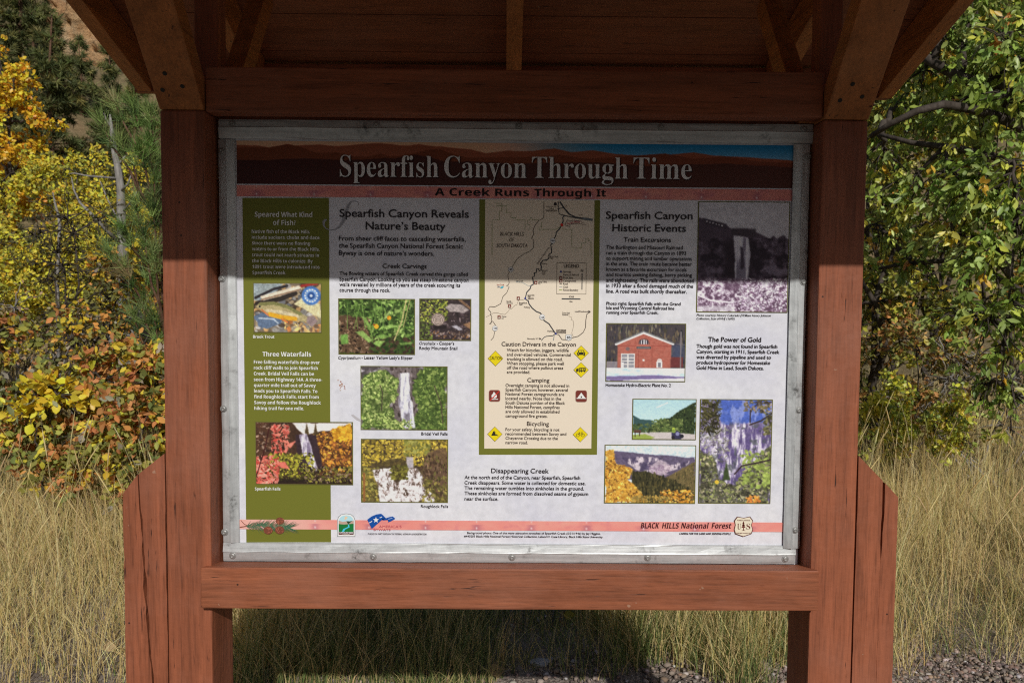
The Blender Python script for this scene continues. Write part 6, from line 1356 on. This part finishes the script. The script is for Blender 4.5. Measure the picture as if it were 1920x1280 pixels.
# slope scrub between the pines
for k, (px, py, Y, r, sd) in enumerate(((150, 300, 12.0, 0.7, 121), (60, 470, 11.0, 0.7, 122), (190, 190, 17.0, 0.8, 123), (20, 110, 17.5, 0.9, 124), (250, 250, 13.0, 0.7, 125), (130, 240, 14.5, 0.7, 126))):
    rs = R_(sd); x, _, _ = at(px, py, Y); b = G0(x, Y)
    tree('slope_scrub', ('olive scrub below the tall dark pine', 'yellowing scrub behind the orange tree', 'olive scrub right of the cliff foot', 'scrub below the corner pine', 'scrub bush behind the young pine', 'brownish scrub beside the tall pine foot')[k], 'bush', b, 5, blob(x, Y, b[2] + r * 0.8, r, r * 0.7, r * 0.8, 14, r * 0.4, rs), pal(((0.15, 0.15, 0.04), 4), ((0.24, 0.19, 0.05), 3), ((0.08, 0.09, 0.03), 3), ((0.34, 0.22, 0.05), 1)), 1600, 0.08, rs, r0=0.02, ratio=0.65, leafm=DULL, group='scrub on the slope')

# ------------------------------------------------------------------ grass, gravel, litter
rs = R_(200)
def inview(x, y, m=0.7): return np.abs(x) < 0.70 * (y + 1.6) + m
def patch(x, y):     # clumpiness
    return np.sin(3.1 * x + 1.3) * np.sin(2.7 * y + 0.4) + 0.6 * np.sin(7.3 * x + 2.1 * y) + 0.35 * np.sin(13 * x - 9 * y)
def grassfield(n, x0, x1, y0, y1, hmin, hmax, w, palette, keep, bend, seg=3, lean=(0.12, 0.0)):
    x = rs.uniform(x0, x1, n); y = rs.uniform(y0, y1, n); k = keep(x, y) & inview(x, y); x, y = x[k], y[k]; n = len(x)
    h = rs.uniform(hmin, hmax, n) * (0.75 + 0.5 * rs.rand(n)) * np.clip(0.92 + 0.28 * patch(x * 1.3, y * 1.3), 0.5, 1.35); z = gz(x, y)
    an = rs.uniform(0, 6.283, n); b = np.abs(rs.normal(bend, bend * 0.6, n)); dx = np.cos(an) * b + lean[0]; dy = np.sin(an) * b + lean[1]
    col = pick(palette, n, rs, 0.25); wd = w * rs.uniform(0.6, 1.4, n)
    sx = -np.sin(an + rs.normal(0, 0.8, n)); sx = np.where(np.abs(sx) < 0.5, 0.7, sx); sy = np.sqrt(np.maximum(0, 1 - np.clip(sx, -1, 1) ** 2))
    V = []; 
    for i in range(seg + 1):
        t = i / seg; ww = wd * (1 - t) ** 0.7 * 0.5
        px = x + dx * h * t * t; py = y + dy * h * t * t; pz = z - 0.02 + h * t * (1 - 0.25 * b * t)
        V += [np.stack([px - sx * ww, py - sy * ww, pz], 1), np.stack([px + sx * ww, py + sy * ww, pz], 1)]
    V = np.stack(V, 1).reshape(-1, 3); q = 2 * (seg + 1); k4 = seg; o = np.arange(n)[:, None] * q
    F = np.concatenate([o + np.array([[2 * i, 2 * i + 1, 2 * i + 3, 2 * i + 2]]) for i in range(seg)], 0)
    return V, F, np.repeat(col, q, 0)
edge = lambda x, y: y > 0.98 + 0.10 * np.sin(4 * x) + 0.07 * np.sin(11 * x + 1) + np.where(x > 0.95, 0.33 + 0.08 * np.sin(3 * x) + 0.05 * np.sin(9 * x), 0) + np.where((x > -0.85) & (x < 0.75), 0.11, 0)
STR = pal(((0.56, 0.43, 0.20), 6), ((0.46, 0.35, 0.15), 4), ((0.58, 0.47, 0.25), 4), ((0.40, 0.31, 0.11), 2.0), ((0.24, 0.22, 0.065), 0.9))
GRN = pal(((0.46, 0.36, 0.17), 4.5), ((0.10, 0.135, 0.04), 4), ((0.16, 0.19, 0.06), 3), ((0.075, 0.10, 0.035), 3), ((0.3, 0.27, 0.11), 2))
parts = []
side = lambda x: np.abs(x) > 0.62
parts.append(grassfield(26000, -6, 6, 1.0, 6.5, 0.06, 0.2, 0.0045, GRN, lambda x, y: edge(x, y) & (patch(x, y) > -0.9), 0.5, 3))
parts.append(grassfield(15000, -1.2, 1.4, 1.0, 2.8, 0.05, 0.22, 0.004, GRN, lambda x, y: edge(x, y) & (patch(x, y) > -0.5), 0.5, 3))
parts.append(grassfield(40000, -6, 6, 1.1, 6.5, 0.22, 0.52, 0.0027, STR, lambda x, y: edge(x, y) & side(x) & (patch(x, y) > -1.3), 0.42, 4, (0.14, -0.05)))
parts.append(grassfield(24000, -4, 4, 1.1, 3.4, 0.14, 0.40, 0.0026, STR, lambda x, y: edge(x, y) & side(x), 0.75, 4, (0.10, -0.1)))
parts.append(grassfield(2600, 0.9, 4, 1.3, 2.0, 0.12, 0.34, 0.003, GRN, lambda x, y: edge(x, y + 0.05), 0.7, 4))
parts.append(grassfield(9000, -4, 4, 1.2, 3.6, 0.4, 0.66, 0.003, STR, lambda x, y: edge(x, y) & (np.abs(x) > 0.8) & (patch(x, y) > -0.2), 0.3, 4, (-0.06, 0.0)))
parts.append(grassfield(9000, -1.0, 1.1, 1.0, 2.4, 0.12, 0.34, 0.0032, GRN, lambda x, y: edge(x, y), 0.5, 3))
parts.append(grassfield(5200, -1.3, 1.6, 1.2, 3.4, 0.15, 0.45, 0.0034, STR, lambda x, y: edge(x, y) & (patch(x, y) > -0.3), 0.35, 3, (0.05, 0.0)))
parts.append(grassfield(1500, 0.25, 1.0, 1.4, 2.6, 0.2, 0.42, 0.0038, STR, lambda x, y: x > 0.3, 0.3, 3))
parts.append(grassfield(4200, -6, 6, 3.0, 8.0, 0.5, 0.9, 0.004, STR, lambda x, y: np.abs(x) > 1.3, 0.2, 3))
V = []; F = []; C = []; n0 = 0
for v_, f_, c_ in parts: 
    if f_.shape[1] == 4: V.append(v_); F.append(f_ + n0); C.append(c_); n0 += len(v_)
tag(np_mesh('grass', np.concatenate(V), np.concatenate(F), np.concatenate(C), STRAW), kind='stuff')
# seed-head stalks: thin stems with a small tapering head
n = 420; x = rs.uniform(-3.6, 3.8, n); y = rs.uniform(1.35, 3.4, n); k = edge(x, y) & (np.abs(x) > 0.75) & inview(x, y, 0.2); x, y = x[k], y[k]; mb = MB()
for xx, yy in zip(x, y):
    h = rs.uniform(0.5, 0.85); b = rs.uniform(0.05, 0.4); sg = 1 if rs.rand() < 0.65 else -1; z = float(gz(xx, yy))
    pth = [(xx + sg * b * h * t * t, yy, z + h * t * (1 - 0.15 * b * t)) for t in (0, 0.35, 0.65, 0.84, 0.9, 0.96, 1.0)]
    c = pick(STR, 1, rs)[0]; mb.tube(pth, [0.0013, 0.0012, 0.001, 0.0009, 0.0032, 0.0026, 0.0006], 4, c)
tag(mb.build('grass_stalks', STRAW, None, True, True), kind='stuff')
# gravel
def gravel(n, x0, x1, y0, y1, smin, smax):
    x = rs.uniform(x0, x1, n); y = rs.uniform(y0, y1, n); k = inview(x, y, 0.3); x, y = x[k], y[k]; n = len(x)
    g = (1 + 5 ** 0.5) / 2; iv = unit(np.array([(-1, g, 0), (1, g, 0), (-1, -g, 0), (1, -g, 0), (0, -1, g), (0, 1, g), (0, -1, -g), (0, 1, -g), (g, 0, -1), (g, 0, 1), (-g, 0, -1), (-g, 0, 1)], float))
    ifc = np.array([(0, 11, 5), (0, 5, 1), (0, 1, 7), (0, 7, 10), (0, 10, 11), (1, 5, 9), (5, 11, 4), (11, 10, 2), (10, 7, 6), (7, 1, 8), (3, 9, 4), (3, 4, 2), (3, 2, 6), (3, 6, 8), (3, 8, 9), (4, 9, 5), (2, 4, 11), (6, 2, 10), (8, 6, 7), (9, 8, 1)])
    s_ = (smin + (smax - smin) * rs.rand(n) ** 2.5)[:, None, None]; sh = rs.uniform(0.55, 1.25, (n, 1, 3)) * np.array([1, 1, 0.7])
    V = iv[None] * (1 + rs.normal(0, 0.16, (n, 12, 1))) * s_ * sh
    an = rs.uniform(0, 6.28, n); ca, sa = np.cos(an)[:, None], np.sin(an)[:, None]
    V = np.stack([V[..., 0] * ca - V[..., 1] * sa, V[..., 0] * sa + V[..., 1] * ca, V[..., 2]], -1) + np.stack([x, y, gz(x, y) + 0.003], 1)[:, None]
    F = (np.arange(n)[:, None, None] * 12 + ifc[None]).reshape(-1, 3)
    c = pick(pal(((0.17, 0.13, 0.105), 4), ((0.24, 0.19, 0.16), 3), ((0.09, 0.07, 0.06), 3), ((0.21, 0.14, 0.10), 2), ((0.32, 0.28, 0.26), 1)), n, rs)
    return V.reshape(-1, 3), F, np.repeat(c, 12, 0)
pv = [gravel(15000, 0.8, 3.0, 0.9, 1.6, 0.003, 0.013), gravel(5200, -0.9, 1.2, 0.85, 1.7, 0.004, 0.015)]
V = np.concatenate([pv[0][0], pv[1][0]]); F = np.concatenate([pv[0][1], pv[1][1] + len(pv[0][0])]); C = np.concatenate([pv[0][2], pv[1][2]])
t = NT('gravel_stone'); a_ = t.n('Attribute', attribute_name='Col'); t.l(a_.outputs['Color'], t.b.inputs['Base Color']); t.b.inputs['Roughness'].default_value = 0.9
tag(np_mesh('gravel', V, F, C, t.m), kind='stuff')
def ground_at(px, py):
    lo, hi = 0.2, 6.0
    for _ in range(40):
        m_ = (lo + hi) / 2; x, y, z = at(px, py, m_)
        if z > float(gz(x, y)): lo = m_
        else: hi = m_
    return x, y, float(gz(x, y))
x, y, z = ground_at(1012, 1245); rock('white_stone', 'pale flat stone lying in the shaded gravel below the panel', x, y, z + 0.008, (0.042, 0.024, 0.014), flat_mat('pale_stone', (0.34, 0.35, 0.37), 0.85), None)
# fallen leaves
def fallen(px, py, L, col, lab, tilt, rise):
    x, y, z = ground_at(px, py); rs2 = R_(int(px)); mb = MB(); a_ = rs2.uniform(0, 0.6); n = 8; top = []; bot = []
    for i in range(n + 1):
        u = i / n; w = L * 0.34 * math.sin(math.pi * u ** 0.85) + 0.0008; bx = (u - 0.5) * L; cu = 0.35 * L * (u - 0.5) ** 2
        top.append((bx, w, cu + w * 0.35)); bot.append((bx, -w, cu + w * 0.35))
    mid = [(p[0], 0, p[2] * 0.5) for p in top]; mb.add(top + mid + bot, [(i, i + 1, n + 2 + i, n + 1 + i) for i in range(n)] + [(n + 1 + i, n + 2 + i, 2 * n + 3 + i, 2 * n + 2 + i) for i in range(n)], col)
    mb.tube([(L * 0.48, 0, 0.02 * L), (L * 0.7, 0.02 * L, 0.06 * L)], [0.0012, 0.0009], 5, col)
    o = mb.build('fallen_leaf', DULL, None, True, True); o.rotation_euler = (tilt, 0.1, a_); o.location = (x, y, z + rise); tag(o, lab, 'leaf')
fallen(678, 1222, 0.075, (0.42, 0.24, 0.03), 'golden fallen leaf caught in the shaded grass left of centre', 0.9, 0.05)
fallen(612, 1258, 0.055, (0.40, 0.17, 0.05), 'orange fallen leaf standing on edge at the lower left under the panel', 1.3, 0.04)
fallen(930, 1272, 0.07, (0.36, 0.26, 0.13), 'tan fallen leaf at the bottom edge below the panel', 0.7, 0.03)
fallen(1066, 1192, 0.05, (0.30, 0.26, 0.04), 'olive-yellow fallen leaf hanging in the grass stems right of centre', 1.2, 0.09)
fallen(208, 1250, 0.05, (0.52, 0.38, 0.2), 'pale dry leaf caught in the tall straw left of the kiosk', 1.2, 0.08)
# ------------------------------------------------------------------ more scrub on the flat behind the kiosk, seen past its sides
def copy_thing(root, x, y, rz, k, label, group):
    r = root.copy(); COL.objects.link(r); r['label'] = label; r['group'] = group
    r.location = (x, y, float(gz(x, y))); r.rotation_euler = (0, 0, rz); r.scale = (k, k, k)
    for ch in root.children:
        c = ch.copy(); COL.objects.link(c); c.parent = r; c.matrix_parent_inverse = ch.matrix_parent_inverse.copy()
    return r
src = {o.name: o for o in SC.objects if o.parent is None}
A_, B_, C_ = src['yellow_shrub.002'], src['thicket_tree.001'], src['slope_scrub.001']
for o_, x, y, rz, k, lab in ((A_, -2.6, 7.0, 1.0, 1.0, 'yellow shrub behind the sign, nearest the left post'), (B_, -1.2, 8.2, 2.0, 0.8, 'short thicket tree behind the sign left of centre'), (A_, 0.3, 7.4, 2.6, 1.1, 'yellow shrub straight behind the sign'),
                         (C_, 1.6, 8.6, 0.7, 1.2, 'olive scrub behind the sign right of centre'), (A_, 2.4, 6.9, 4.0, 0.9, 'yellow shrub behind the sign, nearest the right post'), (C_, -0.4, 11.0, 3.0, 1.3, 'olive scrub at the foot of the slope behind the sign'), (C_, 3.4, 11.5, 5.0, 1.3, 'olive scrub at the slope foot behind the right post')):
    copy_thing(o_, x, y, rz, k, lab, o_['group'])
